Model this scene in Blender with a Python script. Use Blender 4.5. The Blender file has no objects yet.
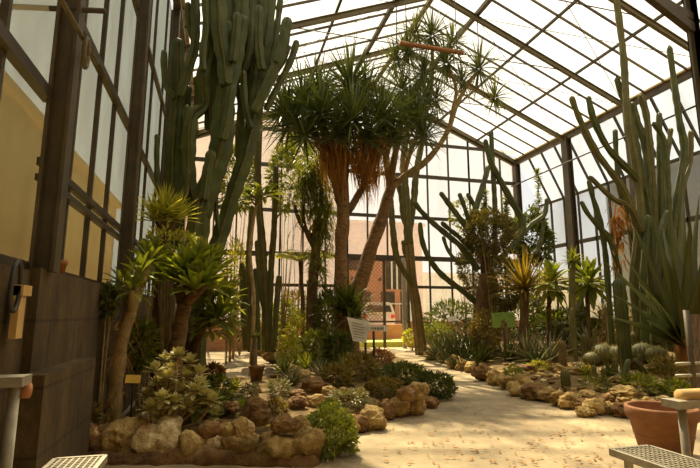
import bpy, bmesh, math, random
from math import sin, cos, tan, pi, radians, sqrt, atan2
from mathutils import Vector, Matrix, noise
from mathutils.geometry import intersect_point_line
V = Vector
S = bpy.context.scene
COL = S.collection
# ------------------------------------------------------------------ camera
EYE, FPX, YAW, PIT = 1.3, 484.0, radians(14.95), radians(9.5)
cd = bpy.data.cameras.new('camera'); cam = bpy.data.objects.new('camera', cd); COL.objects.link(cam)
cd.sensor_width = 36; cd.lens = 36 * FPX / 700; cd.clip_start = .05; cd.clip_end = 400
cam.location = (0, 0, EYE); cam.rotation_euler = (pi / 2 + PIT, 0, -YAW)
S.camera = cam
FW = V((sin(YAW) * cos(PIT), cos(YAW) * cos(PIT), sin(PIT))); RT = V((cos(YAW), -sin(YAW), 0)); UP = RT.cross(FW)
# ------------------------------------------------------------------ sky, sun, exposure
w = bpy.data.worlds.new('sky'); S.world = w; w.use_nodes = True
bg = w.node_tree.nodes['Background']; bg.inputs[0].default_value = (1.0, .985, .945, 1); bg.inputs[1].default_value = .84
sd = bpy.data.lights.new('sun', 'SUN'); sd.energy = 15.0; sd.color = (1, .84, .57); sd.angle = radians(1.2)
sun = bpy.data.objects.new('sun', sd); COL.objects.link(sun)
sun.location = (5, 30, 38); sun.rotation_euler = V((.02, -.55, -.83)).to_track_quat('-Z', 'Y').to_euler()
S.view_settings.view_transform = 'Standard'; S.view_settings.look = 'None'
S.view_settings.exposure = 0.15; S.view_settings.gamma = 1; S.view_settings.use_curve_mapping = False
S.cycles.use_denoising = True; S.cycles.max_bounces = 10; S.cycles.transparent_max_bounces = 24
S.cycles.diffuse_bounces = 5; S.cycles.transmission_bounces = 8


# ------------------------------------------------------------------ point helpers (a ray from the eye meets a plane of the place)
def ray(px, py): return FW + RT * ((px - 350) / FPX) + UP * ((234 - py) / FPX)
def at(px, py, Y):
    r = ray(px, py); return V((0, 0, EYE)) + r * (Y / r.y)
def onX(px, py, X):
    r = ray(px, py); return V((0, 0, EYE)) + r * (X / r.x)
def ground(px, py, z=0.0):
    r = ray(px, py); return V((0, 0, EYE)) + r * ((z - EYE) / r.z)
def rad(wpx, p): return .5 * wpx / FPX * (V(p) - V((0, 0, EYE))).dot(FW)


# ------------------------------------------------------------------ mesh helpers
class MB:
    def __init__(s): s.v = []; s.f = []; s.m = []
    def quad(s, a, b, c, d, m=0):
        n = len(s.v); s.v += [V(a), V(b), V(c), V(d)]; s.f.append((n, n + 1, n + 2, n + 3)); s.m.append(m)
    def box(s, lo, hi, m=0):
        n = len(s.v); x0, y0, z0 = lo; x1, y1, z1 = hi
        s.v += [V(p) for p in ((x0, y0, z0), (x1, y0, z0), (x1, y1, z0), (x0, y1, z0), (x0, y0, z1), (x1, y0, z1), (x1, y1, z1), (x0, y1, z1))]
        for q in ((0, 3, 2, 1), (4, 5, 6, 7), (0, 1, 5, 4), (1, 2, 6, 5), (2, 3, 7, 6), (3, 0, 4, 7)):
            s.f.append(tuple(n + i for i in q)); s.m.append(m)
    def bar(s, a, b, w, h, m=0, up=(0, 0, 1)):
        a = V(a); b = V(b); d = (b - a).normalized(); u = V(up)
        if abs(d.dot(u)) > .98: u = V((1, 0, 0))
        x = d.cross(u).normalized() * (w / 2); y = x.cross(d).normalized() * (h / 2)
        n = len(s.v)
        for p in (a, b): s.v += [p - x - y, p + x - y, p + x + y, p - x + y]
        for q in ((3, 2, 1, 0), (4, 5, 6, 7), (0, 1, 5, 4), (1, 2, 6, 5), (2, 3, 7, 6), (3, 0, 4, 7)):
            s.f.append(tuple(n + i for i in q)); s.m.append(m)
    def tube(s, pts, rs, n=8, prof=None, mf=None, tip=True, wob=0, seed=0):
        pts = [V(p) for p in pts]; k = len(pts)
        if not hasattr(rs, '__len__'): rs = [rs] * k
        t0 = (pts[1] - pts[0]).normalized(); u = t0.orthogonal().normalized()
        base = len(s.v); prof = prof or [1] * n; n = len(prof)
        for i in range(k):
            t = (pts[min(i + 1, k - 1)] - pts[max(i - 1, 0)]).normalized()
            u = (u - t * u.dot(t)).normalized(); b = t.cross(u)
            for j in range(n):
                a = 2 * pi * j / n; r = rs[i] * prof[j]
                p = pts[i] + (u * cos(a) + b * sin(a)) * r
                if wob: p = p + (u * cos(a) + b * sin(a)) * r * wob * noise.noise(p * (2.2 / max(rs[0], .02) * .35) + V((seed, 0, 0)))
                s.v.append(p)
        for i in range(k - 1):
            for j in range(n):
                j2 = (j + 1) % n
                s.f.append((base + i * n + j, base + i * n + j2, base + (i + 1) * n + j2, base + (i + 1) * n + j)); s.m.append(mf[j] if mf else 0)
        e = len(s.v); t = (pts[-1] - pts[-2]).normalized()
        s.v.append(pts[-1] + t * rs[-1] * (.5 if tip else 0)); s.v.append(pts[0])
        for j in range(n):
            j2 = (j + 1) % n
            s.f.append((base + (k - 1) * n + j, base + (k - 1) * n + j2, e)); s.m.append(mf[j] if mf else 0)
            s.f.append((base + j2, base + j, e + 1)); s.m.append(0)
    def lathe(s, c, prof, n=32, m=0):
        c = V(c); base = len(s.v); k = len(prof)
        for r, z in prof:
            for j in range(n): a = 2 * pi * j / n; s.v.append(c + V((r * cos(a), r * sin(a), z)))
        for i in range(k - 1):
            for j in range(n):
                j2 = (j + 1) % n
                s.f.append((base + i * n + j, base + i * n + j2, base + (i + 1) * n + j2, base + (i + 1) * n + j)); s.m.append(m)
    def leaf(s, p, d, L, W, droop=.3, seg=4, fold=.25, up=None, m=0, shape=0, side=None):
        # a folded, bending blade; shape 0 sword, 1 broad oval, 2 strap
        p = V(p); d = V(d).normalized(); g = V((0, 0, -1))
        x = side if side is not None else d.cross(V((0, 0, 1)))
        if x.length < .05: x = V((1, 0, 0))
        x = x.normalized(); base = len(s.v)
        for i in range(seg + 1):
            t = i / seg
            if shape == 0: wd = W * (.55 + .45 * min(1, t * 4)) * (1 - t) ** .8 + .001
            elif shape == 1: wd = W * max(.04, sin(pi * min(.985, .04 + t * .96)) ** .75) * (.55 + .45 * t * 1.3)
            else: wd = W * (1 - t ** 4) + .001
            nrm = x.cross(d).normalized()
            s.v += [p - x * wd * .5 + nrm * wd * fold, p.copy(), p + x * wd * .5 + nrm * wd * fold]
            if i < seg:
                p = p + d * (L / seg); d = (d + g * (droop / seg)).normalized()
        for i in range(seg):
            a = base + 3 * i
            s.f += [(a, a + 1, a + 4, a + 3), (a + 1, a + 2, a + 5, a + 4)]; s.m += [m, m]
    def blade(s, p, d, L, W, thick=.012, droop=.25, seg=6, m=0, side=None):
        # thick fleshy agave / aloe leaf: closed cross-section
        p = V(p); d = V(d).normalized(); g = V((0, 0, -1)); x = V(side) if side is not None else d.cross(V((0, 0, 1)))
        if x.length < .05: x = V((1, 0, 0))
        x = x.normalized(); base = len(s.v)
        for i in range(seg + 1):
            t = i / seg; wd = W * (.7 + .3 * sin(pi * min(1, t * 1.6))) * (1 - t ** 1.7) + .002
            nrm = x.cross(d).normalized(); th = thick * (1 - .8 * t)
            s.v += [p - x * wd * .5 + nrm * wd * .22, p - nrm * th * .3 + nrm * 0, p + x * wd * .5 + nrm * wd * .22, p - nrm * (th * 1.6)]
            if i < seg: p = p + d * (L / seg); d = (d + g * (droop / seg)).normalized()
        for i in range(seg):
            a = base + 4 * i
            for j in range(4):
                j2 = (j + 1) % 4; s.f.append((a + j, a + j2, a + 4 + j2, a + 4 + j)); s.m.append(m)
    def build(s, name, mats, parent=None, loc=None, smooth=True):
        me = bpy.data.meshes.new(name)
        o_ = V(loc) if loc is not None else (parent_origin(parent) if parent else V((0, 0, 0)))
        me.from_pydata([(p - o_)[:] for p in s.v], [], s.f)
        for m in (mats if isinstance(mats, (list, tuple)) else [mats]): me.materials.append(m)
        if any(s.m): me.polygons.foreach_set('material_index', s.m)
        if smooth: me.polygons.foreach_set('use_smooth', [True] * len(s.f))
        me.update()
        o = bpy.data.objects.new(name, me); COL.objects.link(o)
        if parent: o.parent = parent
        if loc is not None: o.location = loc - (parent_origin(parent) if parent else V((0, 0, 0)))
        return o


ORG = {}
def parent_origin(o):
    r = V((0, 0, 0))
    while o: r = r + V(o.location); o = o.parent
    return r
USED = set()
def tag(o, label, cat, group=None, kind=None):
    o['label'] = label; o['category'] = cat
    if group: o['group'] = group
    if kind: o['kind'] = kind
    return o
def thing(name, label, cat, loc, group=None):
    o = bpy.data.objects.new(name, None); o.empty_display_size = .1; COL.objects.link(o); o.location = loc
    return tag(o, label, cat, group)
def single(name, mb, mats, label, cat, loc, group=None, smooth=True, kind=None):
    return tag(mb.build(name, mats, None, V(loc), smooth), label, cat, group, kind)
def struct(name, mb, mats, parent=None, smooth=False):
    o = mb.build(name, mats, parent, None, smooth)
    if not parent: o['kind'] = 'structure'
    return o
def smooth_path(pts, sub=5):
    pts = [V(p) for p in pts]
    if len(pts) == 2: return [pts[0].lerp(pts[1], i / sub) for i in range(sub + 1)]
    out = []
    for i in range(len(pts) - 1):
        p0 = pts[max(i - 1, 0)]; p1 = pts[i]; p2 = pts[i + 1]; p3 = pts[min(i + 2, len(pts) - 1)]
        for j in range(sub):
            t = j / sub
            out.append(.5 * ((2 * p1) + (p2 - p0) * t + (2 * p0 - 5 * p1 + 4 * p2 - p3) * t * t + (3 * p1 - p0 - 3 * p2 + p3) * t ** 3))
    out.append(pts[-1]); return out
def lerp_list(rs, n):
    if not hasattr(rs, '__len__'): return [rs] * n
    out = []
    for i in range(n):
        t = i / (n - 1) * (len(rs) - 1); k = min(int(t), len(rs) - 2); out.append(rs[k] + (rs[k + 1] - rs[k]) * (t - k))
    return out
def limb(mb, pts, rs, n=9, sub=5, wob=.0, seed=0, tip=True):
    q = smooth_path(pts, sub); mb.tube(q, lerp_list(rs, len(q)), n, wob=wob, seed=seed, tip=tip)
def cactus(mb, pts, rs, ribs=6, deep=.66, sub=6, joints=.0, seed=0):
    q = smooth_path(pts, sub); r = lerp_list(rs, len(q)); n = len(q)
    L = sum((q[i + 1] - q[i]).length for i in range(n - 1))
    d = 0; rr = []
    for i in range(n):
        if i: d += (q[i] - q[i - 1]).length
        e = (L - d) / max(r[i] * 1.3, 1e-4); k = sqrt(max(.0, 1 - (1 - min(e, 1)) ** 2)) * .85 + .15 if e < 1 else 1
        rr.append(r[i] * k * (1 + joints * sin(d * 5.0 + seed) + (.07 * sin(d * 17 + seed * 2) if joints else 0)))
    prof = []; mf = []
    for i in range(ribs): prof += [1.0, 1.0, deep, deep * .98, deep]; mf += [1, 0, 0, 0, 0]
    # narrow crest: first two of every five points sit close together
    base = len(mb.v)
    mb.tube(q, rr, len(prof), prof, mf)
    return q


# ------------------------------------------------------------------ materials
def mat(name):
    m = bpy.data.materials.new(name); m.use_nodes = True; nt = m.node_tree
    b = nt.nodes['Principled BSDF']; return m, nt, b, nt.nodes['Material Output']
def N(nt, t, **k):
    n = nt.nodes.new(t)
    for a, v in k.items(): setattr(n, a, v)
    return n
def ramp(nt, fac, stops):
    r = N(nt, 'ShaderNodeValToRGB'); e = r.color_ramp.elements
    while len(e) < len(stops): e.new(.5)
    for i, (p, c) in enumerate(stops): e[i].position = p; e[i].color = (*c, 1)
    nt.links.new(fac, r.inputs[0]); return r.outputs[0]
def noise_tex(nt, scale, detail=4, rough=.6, vec=None, obj=False):
    n = N(nt, 'ShaderNodeTexNoise'); n.inputs['Scale'].default_value = scale; n.inputs['Detail'].default_value = detail; n.inputs['Roughness'].default_value = rough
    if vec is None:
        if obj:
            tc = N(nt, 'ShaderNodeTexCoord'); vec = tc.outputs['Object']
        else:
            g = N(nt, 'ShaderNodeNewGeometry'); vec = g.outputs['Position']
    nt.links.new(vec, n.inputs['Vector']); return n.outputs['Fac']
def scaled(nt, sx, sy, sz):
    g = N(nt, 'ShaderNodeNewGeometry'); mp = N(nt, 'ShaderNodeMapping'); mp.inputs['Scale'].default_value = (sx, sy, sz)
    nt.links.new(g.outputs['Position'], mp.inputs['Vector']); return mp.outputs[0]
def bump(nt, b, h, st=.4, dist=.03):
    n = N(nt, 'ShaderNodeBump'); n.inputs['Strength'].default_value = st; n.inputs['Distance'].default_value = dist
    nt.links.new(h, n.inputs['Height']); nt.links.new(n.outputs[0], b.inputs['Normal'])
def noisy(name, stops, scale=6, rough=.8, bst=.0, bd=.03, stretch=None, detail=5, metal=0, bscale=None):
    m, nt, b, o = mat(name)
    if name not in NEUTRAL: stops = [(p_, warm(c_)) for p_, c_ in stops]
    vec = scaled(nt, *stretch) if stretch else None
    f = noise_tex(nt, scale, detail, .62, vec)
    nt.links.new(ramp(nt, f, stops), b.inputs['Base Color']); b.inputs['Roughness'].default_value = rough; b.inputs['Metallic'].default_value = metal
    if bst: bump(nt, b, noise_tex(nt, bscale or scale * 2, 5, .65, vec), bst, bd)
    return m
def warm(c): return (c[0] * 1.08, c[1], c[2] * .72)  # yellow-brown cast of the shadows put into the material colours
NEUTRAL = ('sign_white', 'silver_paint', 'slate_render', 'cream_render', 'car_glass', 'tail_red', 'galvanised', 'beige_render', 'sand')
def leafmat(name, c1, c2, c3, trans=.3, rough=.45, spec=.5):
    m, nt, b, o = mat(name)
    g = N(nt, 'ShaderNodeNewGeometry'); nz = noise_tex(nt, 3.0, 2)
    mx = N(nt, 'ShaderNodeMath', operation='MULTIPLY_ADD'); nt.links.new(g.outputs['Random Per Island'], mx.inputs[0]); mx.inputs[1].default_value = .6
    m2 = N(nt, 'ShaderNodeMath', operation='MULTIPLY'); nt.links.new(nz, m2.inputs[0]); m2.inputs[1].default_value = .4; nt.links.new(m2.outputs[0], mx.inputs[2])
    c = ramp(nt, mx.outputs[0], [(.12, warm(c1)), (.5, warm(c2)), (.9, warm(c3))])
    nt.links.new(c, b.inputs['Base Color']); b.inputs['Roughness'].default_value = rough; b.inputs['Specular IOR Level'].default_value = spec
    t = N(nt, 'ShaderNodeBsdfTranslucent'); hs = N(nt, 'ShaderNodeMixRGB', blend_type='MULTIPLY'); hs.inputs[0].default_value = 1; hs.inputs[2].default_value = (1.7, 1.6, .7, 1)
    nt.links.new(c, hs.inputs[1]); nt.links.new(hs.outputs[0], t.inputs[0])
    mi = N(nt, 'ShaderNodeMixShader'); mi.inputs[0].default_value = trans
    nt.links.new(b.outputs[0], mi.inputs[1]); nt.links.new(t.outputs[0], mi.inputs[2]); nt.links.new(mi.outputs[0], o.inputs[0])
    return m
def glass(name, tint, transp, dirt=(.5, .48, .4), dscale=1.2, dirt_amt=.25, trans_col=(.9, .9, .88)):
    # old frosted horticultural glass: part clear, part light-scattering, part grime
    m, nt, b, o = mat(name); nt.nodes.remove(b)
    tr = N(nt, 'ShaderNodeBsdfTransparent'); tr.inputs[0].default_value = (*tint, 1)
    tl = N(nt, 'ShaderNodeBsdfTranslucent'); tl.inputs[0].default_value = (*trans_col, 1)
    df = N(nt, 'ShaderNodeBsdfDiffuse'); df.inputs[0].default_value = (*dirt, 1)
    f = noise_tex(nt, dscale, 6, .7, scaled(nt, 1, 1, .35))
    r = N(nt, 'ShaderNodeMapRange'); r.inputs[1].default_value = .4; r.inputs[2].default_value = .75; r.inputs[3].default_value = 0; r.inputs[4].default_value = dirt_amt
    nt.links.new(f, r.inputs[0])
    a = N(nt, 'ShaderNodeMixShader'); a.inputs[0].default_value = transp; nt.links.new(tl.outputs[0], a.inputs[1]); nt.links.new(tr.outputs[0], a.inputs[2])
    c = N(nt, 'ShaderNodeMixShader'); nt.links.new(r.outputs[0], c.inputs[0]); nt.links.new(a.outputs[0], c.inputs[1]); nt.links.new(df.outputs[0], c.inputs[2])
    nt.links.new(c.outputs[0], o.inputs[0]); return m

M = {}
M['sand'] = noisy('sand', [(.28, (.16, .125, .07)), (.5, (.31, .24, .135)), (.72, (.5, .395, .225))], 1.3, .9, .35, .02, detail=8, bscale=24)
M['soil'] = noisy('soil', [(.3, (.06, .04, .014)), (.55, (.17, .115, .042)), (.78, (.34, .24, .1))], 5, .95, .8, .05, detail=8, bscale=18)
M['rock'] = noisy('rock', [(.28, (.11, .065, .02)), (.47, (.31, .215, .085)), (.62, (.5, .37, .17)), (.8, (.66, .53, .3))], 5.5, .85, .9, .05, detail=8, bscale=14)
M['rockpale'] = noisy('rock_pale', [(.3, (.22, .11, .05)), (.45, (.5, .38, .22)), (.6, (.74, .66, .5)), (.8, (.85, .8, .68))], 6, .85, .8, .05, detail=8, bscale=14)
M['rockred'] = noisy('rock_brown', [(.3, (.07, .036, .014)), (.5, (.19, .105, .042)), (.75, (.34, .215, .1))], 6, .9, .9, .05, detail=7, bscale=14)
M['masonry'] = noisy('masonry', [(.25, (.09, .07, .035)), (.5, (.20, .155, .08)), (.75, (.32, .26, .15))], 2.2, .9, .5, .03, (2.2, 2.2, .6), 8, bscale=9)
M['steel'] = noisy('painted_steel', [(.3, (.045, .034, .02)), (.7, (.085, .066, .04))], 4, .6, .15, .01)
M['steelthin'] = noisy('dark_steel', [(.3, (.03, .022, .012)), (.7, (.06, .045, .025))], 4, .6)
M['purlin'] = noisy('olive_purlin', [(.3, (.075, .06, .025)), (.7, (.13, .105, .048))], 4, .6)
M['gutter'] = noisy('gutter_paint', [(.3, (.45, .36, .2)), (.7, (.6, .5, .3))], 4, .6)
M['rust'] = noisy('rust', [(.3, (.16, .055, .018)), (.7, (.36, .145, .045))], 7, .7)
M['galv'] = noisy('galvanised', [(.3, (.26, .23, .16)), (.7, (.42, .38, .28))], 14, .5, metal=.3)
M['terracotta'] = noisy('terracotta', [(.3, (.165, .072, .035)), (.55, (.23, .105, .05)), (.8, (.32, .17, .09))], 5, .8, .15, .01)
M['wood'] = noisy('wood', [(.3, (.4, .25, .1)), (.7, (.6, .42, .2))], 8, .7, .2, .01, (1, 1, .15))
M['trunk'] = noisy('trunk', [(.28, (.07, .038, .015)), (.52, (.19, .108, .046)), (.78, (.32, .2, .09))], 7, .9, .9, .05, (1, 1, 2.4), 7, bscale=9)
M['bark'] = noisy('bark', [(.3, (.055, .033, .014)), (.55, (.135, .082, .034)), (.8, (.25, .165, .075))], 9, .9, .9, .04, (1.4, 1.4, .5), 7)
M['greybark'] = noisy('grey_bark', [(.3, (.085, .06, .03)), (.5, (.13, .095, .05)), (.8, (.19, .145, .08))], 5, .9, .5, .02)
M['twig'] = noisy('twig', [(.3, (.2, .14, .07)), (.7, (.4, .31, .17))], 8, .9)
M['twigbark'] = noisy('pale_bark', [(.3, (.12, .085, .035)), (.55, (.22, .155, .065)), (.8, (.34, .25, .12))], 8, .9, .5, .02)
M['deadleaf'] = leafmat('dead_leaf', (.15, .07, .025), (.29, .15, .055), (.45, .26, .1), .25, .8, .2)
M['cactus'] = noisy('cactus_green', [(.3, (.032, .05, .007)), (.55, (.066, .09, .013)), (.8, (.12, .135, .026))], 3.5, .55, .2, .01)
M['cactuspale'] = noisy('cactus_olive', [(.3, (.075, .075, .018)), (.55, (.13, .125, .032)), (.8, (.2, .18, .06))], 3.5, .6, .2, .01)
M['cactuswood'] = noisy('cactus_corky', [(.3, (.12, .085, .03)), (.55, (.2, .145, .055)), (.8, (.29, .22, .1))], 5, .8, .3, .02)
M['rib'] = noisy('rib_crest', [(.4, (.06, .055, .015)), (.6, (.11, .09, .03))], 30, .8)
M['spine'] = noisy('pale_spines', [(.4, (.36, .31, .12)), (.6, (.52, .46, .2))], 30, .8)
M['yucca'] = leafmat('yucca_leaf', (.035, .055, .02), (.07, .10, .035), (.14, .17, .065), .15, .4)
M['drac'] = leafmat('dragon_leaf', (.035, .055, .02), (.07, .095, .03), (.16, .17, .055), .25, .45)
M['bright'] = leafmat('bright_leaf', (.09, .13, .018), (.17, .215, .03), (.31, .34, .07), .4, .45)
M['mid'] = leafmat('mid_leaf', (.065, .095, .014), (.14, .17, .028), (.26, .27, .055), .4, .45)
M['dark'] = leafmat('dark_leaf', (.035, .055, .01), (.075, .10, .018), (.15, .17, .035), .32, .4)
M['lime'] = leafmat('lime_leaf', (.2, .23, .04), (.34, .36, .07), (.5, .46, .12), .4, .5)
M['agave'] = leafmat('agave_leaf', (.07, .09, .025), (.125, .15, .045), (.2, .22, .075), .15, .32, .6)
M['greyaloe'] = leafmat('grey_leaf', (.12, .13, .07), (.23, .23, .13), (.4, .37, .23), .12, .4, .6)
M['silver'] = leafmat('silver_leaf', (.22, .22, .10), (.42, .40, .22), (.7, .66, .46), .2, .3, .8)
M['orange'] = leafmat('orange_leaf', (.13, .09, .02), (.24, .17, .035), (.2, .2, .045), .35, .5)
M['reddish'] = leafmat('reddish_leaf', (.14, .05, .03), (.22, .1, .05), (.25, .18, .07), .25, .5)
M['brownbush'] = leafmat('brown_leaf', (.10, .08, .02), (.19, .15, .04), (.3, .25, .08), .3, .7)
M['olivebush'] = leafmat('olive_leaf', (.06, .055, .015), (.12, .11, .03), (.22, .19, .06), .25, .7)
M['signwhite'] = noisy('sign_white', [(.3, (.62, .57, .46)), (.7, (.74, .69, .57))], 4, .5)
M['signgreen'] = noisy('sign_green', [(.3, (.13, .24, .05)), (.7, (.18, .31, .075))], 4, .4)
M['yellow'] = noisy('yellow_card', [(.3, (.62, .42, .06)), (.7, (.75, .53, .1))], 6, .5)
M['ink'] = noisy('ink', [(.3, (.14, .12, .1)), (.7, (.22, .18, .15))], 6, .6)
M['black'] = noisy('black_rubber', [(.3, (.025, .025, .022)), (.7, (.05, .048, .04))], 6, .5)
M['render'] = noisy('ochre_render', [(.3, (.36, .25, .08)), (.7, (.5, .36, .14))], 1.2, .9)
M['creamwall'] = noisy('cream_render', [(.3, (.5, .46, .36)), (.7, (.62, .57, .45))], 1.2, .9)
M['pinkwall'] = noisy('beige_render', [(.3, (.56, .40, .29)), (.7, (.66, .5, .38))], 1.2, .9)
M['greywall'] = noisy('slate_render', [(.3, (.07, .078, .082)), (.7, (.12, .13, .135))], 1.2, .9)
M['pave'] = noisy('paving', [(.3, (.55, .46, .3)), (.7, (.72, .62, .42))], 2, .9)
M['lawn'] = noisy('lawn_grass', [(.3, (.2, .26, .05)), (.7, (.4, .44, .1))], 9, .9)
M['carpaint'] = noisy('silver_paint', [(.3, (.55, .56, .57)), (.7, (.64, .64, .66))], 3, .3, metal=.2)
M['carglass'] = noisy('car_glass', [(.3, (.03, .035, .04)), (.7, (.06, .065, .075))], 3, .1)
M['tail'] = noisy('tail_red', [(.3, (.5, .03, .02)), (.7, (.6, .05, .03))], 3, .3)
M['darkwin'] = noisy('dark_window', [(.3, (.05, .045, .04)), (.7, (.09, .08, .07))], 3, .2)
M['roofglass'] = glass('roof_glass', (.98, .98, .97), .62, (.5, .47, .4), .8, .34, (.66, .67, .66))
M['backglass'] = glass('back_glass', (1, .99, .97), .64, (.5, .45, .36), .9, .25, (.4, .4, .41))
M['sideglass'] = glass('side_glass', (.93, .96, .98), .62, (.36, .37, .36), .9, .35, (.6, .65, .68))
M['leftglass'] = glass('left_glass', (.50, .545, .46), .58, (.26, .23, .12), 1.5, .45, (.34, .36, .29))
def brickmat():
    m, nt, b, o = mat('brick'); tc = N(nt, 'ShaderNodeNewGeometry'); sp = N(nt, 'ShaderNodeSeparateXYZ'); cb = N(nt, 'ShaderNodeCombineXYZ')
    nt.links.new(tc.outputs['Position'], sp.inputs[0]); ad = N(nt, 'ShaderNodeMath', operation='ADD'); nt.links.new(sp.outputs[0], ad.inputs[0]); nt.links.new(sp.outputs[1], ad.inputs[1])
    nt.links.new(ad.outputs[0], cb.inputs[0]); nt.links.new(sp.outputs[2], cb.inputs[1])
    t = N(nt, 'ShaderNodeTexBrick'); t.inputs['Scale'].default_value = 3.2; t.inputs['Color1'].default_value = (.50, .22, .11, 1); t.inputs['Color2'].default_value = (.60, .29, .15, 1); t.inputs['Mortar'].default_value = (.6, .45, .3, 1)
    t.inputs['Mortar Size'].default_value = .012
    nt.links.new(cb.outputs[0], t.inputs['Vector']); nt.links.new(t.outputs[0], b.inputs['Base Color']); b.inputs['Roughness'].default_value = .9
    return m
M['brick'] = brickmat()
def blockmat():
    m, nt, b, o = mat('plinth_blocks'); tc = N(nt, 'ShaderNodeNewGeometry'); sp = N(nt, 'ShaderNodeSeparateXYZ'); cb = N(nt, 'ShaderNodeCombineXYZ')
    nt.links.new(tc.outputs['Position'], sp.inputs[0]); ad = N(nt, 'ShaderNodeMath', operation='ADD'); nt.links.new(sp.outputs[0], ad.inputs[0]); nt.links.new(sp.outputs[1], ad.inputs[1])
    nt.links.new(ad.outputs[0], cb.inputs[0]); nt.links.new(sp.outputs[2], cb.inputs[1])
    t = N(nt, 'ShaderNodeTexBrick'); t.inputs['Scale'].default_value = 1; t.inputs['Brick Width'].default_value = 1.15; t.inputs['Row Height'].default_value = .42
    t.inputs['Color1'].default_value = (.9, .9, .9, 1); t.inputs['Color2'].default_value = (1.1, 1.08, 1.0, 1); t.inputs['Mortar'].default_value = (.62, .6, .55, 1); t.inputs['Mortar Size'].default_value = .012
    nt.links.new(cb.outputs[0], t.inputs['Vector'])
    f = noise_tex(nt, 2.2, 8, .7, scaled(nt, 1.6, 1.6, .7)); c = ramp(nt, f, [(.28, (.034, .02, .005)), (.5, (.085, .052, .014)), (.75, (.17, .11, .036))])
    mx = N(nt, 'ShaderNodeMixRGB', blend_type='MULTIPLY'); mx.inputs[0].default_value = 1; nt.links.new(c, mx.inputs[1]); nt.links.new(t.outputs[0], mx.inputs[2])
    nt.links.new(mx.outputs[0], b.inputs['Base Color']); b.inputs['Roughness'].default_value = .92
    bump(nt, b, noise_tex(nt, 9, 6, .7), .5, .02); return m
M['plinth'] = blockmat()

# ------------------------------------------------------------------ dimensions of the glasshouse
XL, XR, XW, EAVE, RX, RZ = -1.2, 13.0, 14.1, 8.25, 6.1, 11.2
BAYS = [-2.2, .9, 3.9, 6.85, 9.4, 12.4, 15.5, 18.9]
YB = 18.9
def roofz(x): return EAVE + (RZ - EAVE) * ((x - XL) / (RX - XL) if x < RX else (XR - x) / (XR - RX))

# ------------------------------------------------------------------ ground and planting beds
BED_L = [(-1.2, 5.1), (-.5, 4.95), (.2, 4.8), (.78, 4.6), (1.15, 4.95), (1.7, 5.6), (2.25, 6.2), (2.9, 6.6), (3.5, 7.3), (4.4, 9.5), (4.85, 11), (5.3, 14), (5.3, 16.5), (4.8, 17.6), (2.0, 17.6), (1.5, 14), (1.25, 11.5), (1.0, 9.8), (.35, 9.4), (-.1, 10), (-.3, 14), (-.5, 18.6), (-1.2, 18.6)]
BED_R = [(7.8, 18.7), (6.86, 14.4), (5.76, 10.5), (5.13, 8.2), (4.97, 6.85), (4.92, 6.1), (5.0, 5.66), (5.35, 5.42), (6.5, 5.5), (7.5, 4.5), (8, 2), (14, 2), (14, 18.7)]
def pdist(x, y, poly):
    ins = False; d = 1e9; p = V((x, y, 0)); j = len(poly) - 1
    for i in range(len(poly)):
        xi, yi = poly[i]; xj, yj = poly[j]
        if (yi > y) != (yj > y) and x < (xj - xi) * (y - yi) / (yj - yi) + xi: ins = not ins
        a = V((xi, yi, 0)); b = V((xj, yj, 0)); t = max(0, min(1, (p - a).dot(b - a) / max((b - a).length_squared, 1e-9)))
        d = min(d, (p - a.lerp(b, t)).length); j = i
    return d if ins else -d
def mound(x, y, poly, h, rise, cap):
    d = pdist(x, y, poly)
    if d <= 0: return -.06
    t = min(d / .45, 1); t = t * t * (3 - 2 * t)
    return h * t + min(d * rise, cap) + .05 * noise.noise(V((x * 1.3, y * 1.3, 4))) * t - .02
def bz(x, y): return max(0, mound(x, y, BED_L, .2, .06, .16), mound(x, y, BED_R, .16, .07, .42))
def bed(name, poly, h, rise, cap, step=.15):
    mb = MB(); xs = [p[0] for p in poly]; ys = [p[1] for p in poly]
    x0, x1, y0, y1 = min(xs) - .1, max(xs) + .1, min(ys) - .1, max(ys) + .1
    nx = int((x1 - x0) / step) + 1; ny = int((y1 - y0) / step) + 1; idx = {}
    zz = [[mound(x0 + i * step, y0 + j * step, poly, h, rise, cap) for j in range(ny + 1)] for i in range(nx + 1)]
    def vi(i, j):
        if (i, j) not in idx: idx[i, j] = len(mb.v); mb.v.append(V((x0 + i * step, y0 + j * step, zz[i][j])))
        return idx[i, j]
    for i in range(nx):
        for j in range(ny):
            if max(zz[i][j], zz[i + 1][j], zz[i][j + 1], zz[i + 1][j + 1]) > -.055:
                mb.f.append((vi(i, j), vi(i + 1, j), vi(i + 1, j + 1), vi(i, j + 1))); mb.m.append(0)
    return struct(name, mb, M['soil'], smooth=True)
mb = MB()
g0 = 40
for i in range(g0 + 1):
    for j in range(g0 + 1):
        x = -1.6 + (XW + 1.7) * i / g0; y = -2.4 + 21.4 * j / g0
        mb.v.append(V((x, y, .012 * noise.noise(V((x * 1.5, y * 1.5, 0))))))
for i in range(g0):
    for j in range(g0):
        a = i * (g0 + 1) + j; mb.f.append((a, a + g0 + 1, a + g0 + 2, a + 1)); mb.m.append(0)
struct('floor', mb, M['sand'], smooth=True)
bed('planting_bed', BED_L, .2, .06, .16); bed('planting_bed.001', BED_R, .16, .07, .42)
mb = MB(); mb.quad((-60, -40, -.09), (80, -40, -.09), (80, 90, -.09), (-60, 90, -.09)); struct('outdoor_paving', mb, M['pave'])

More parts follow.
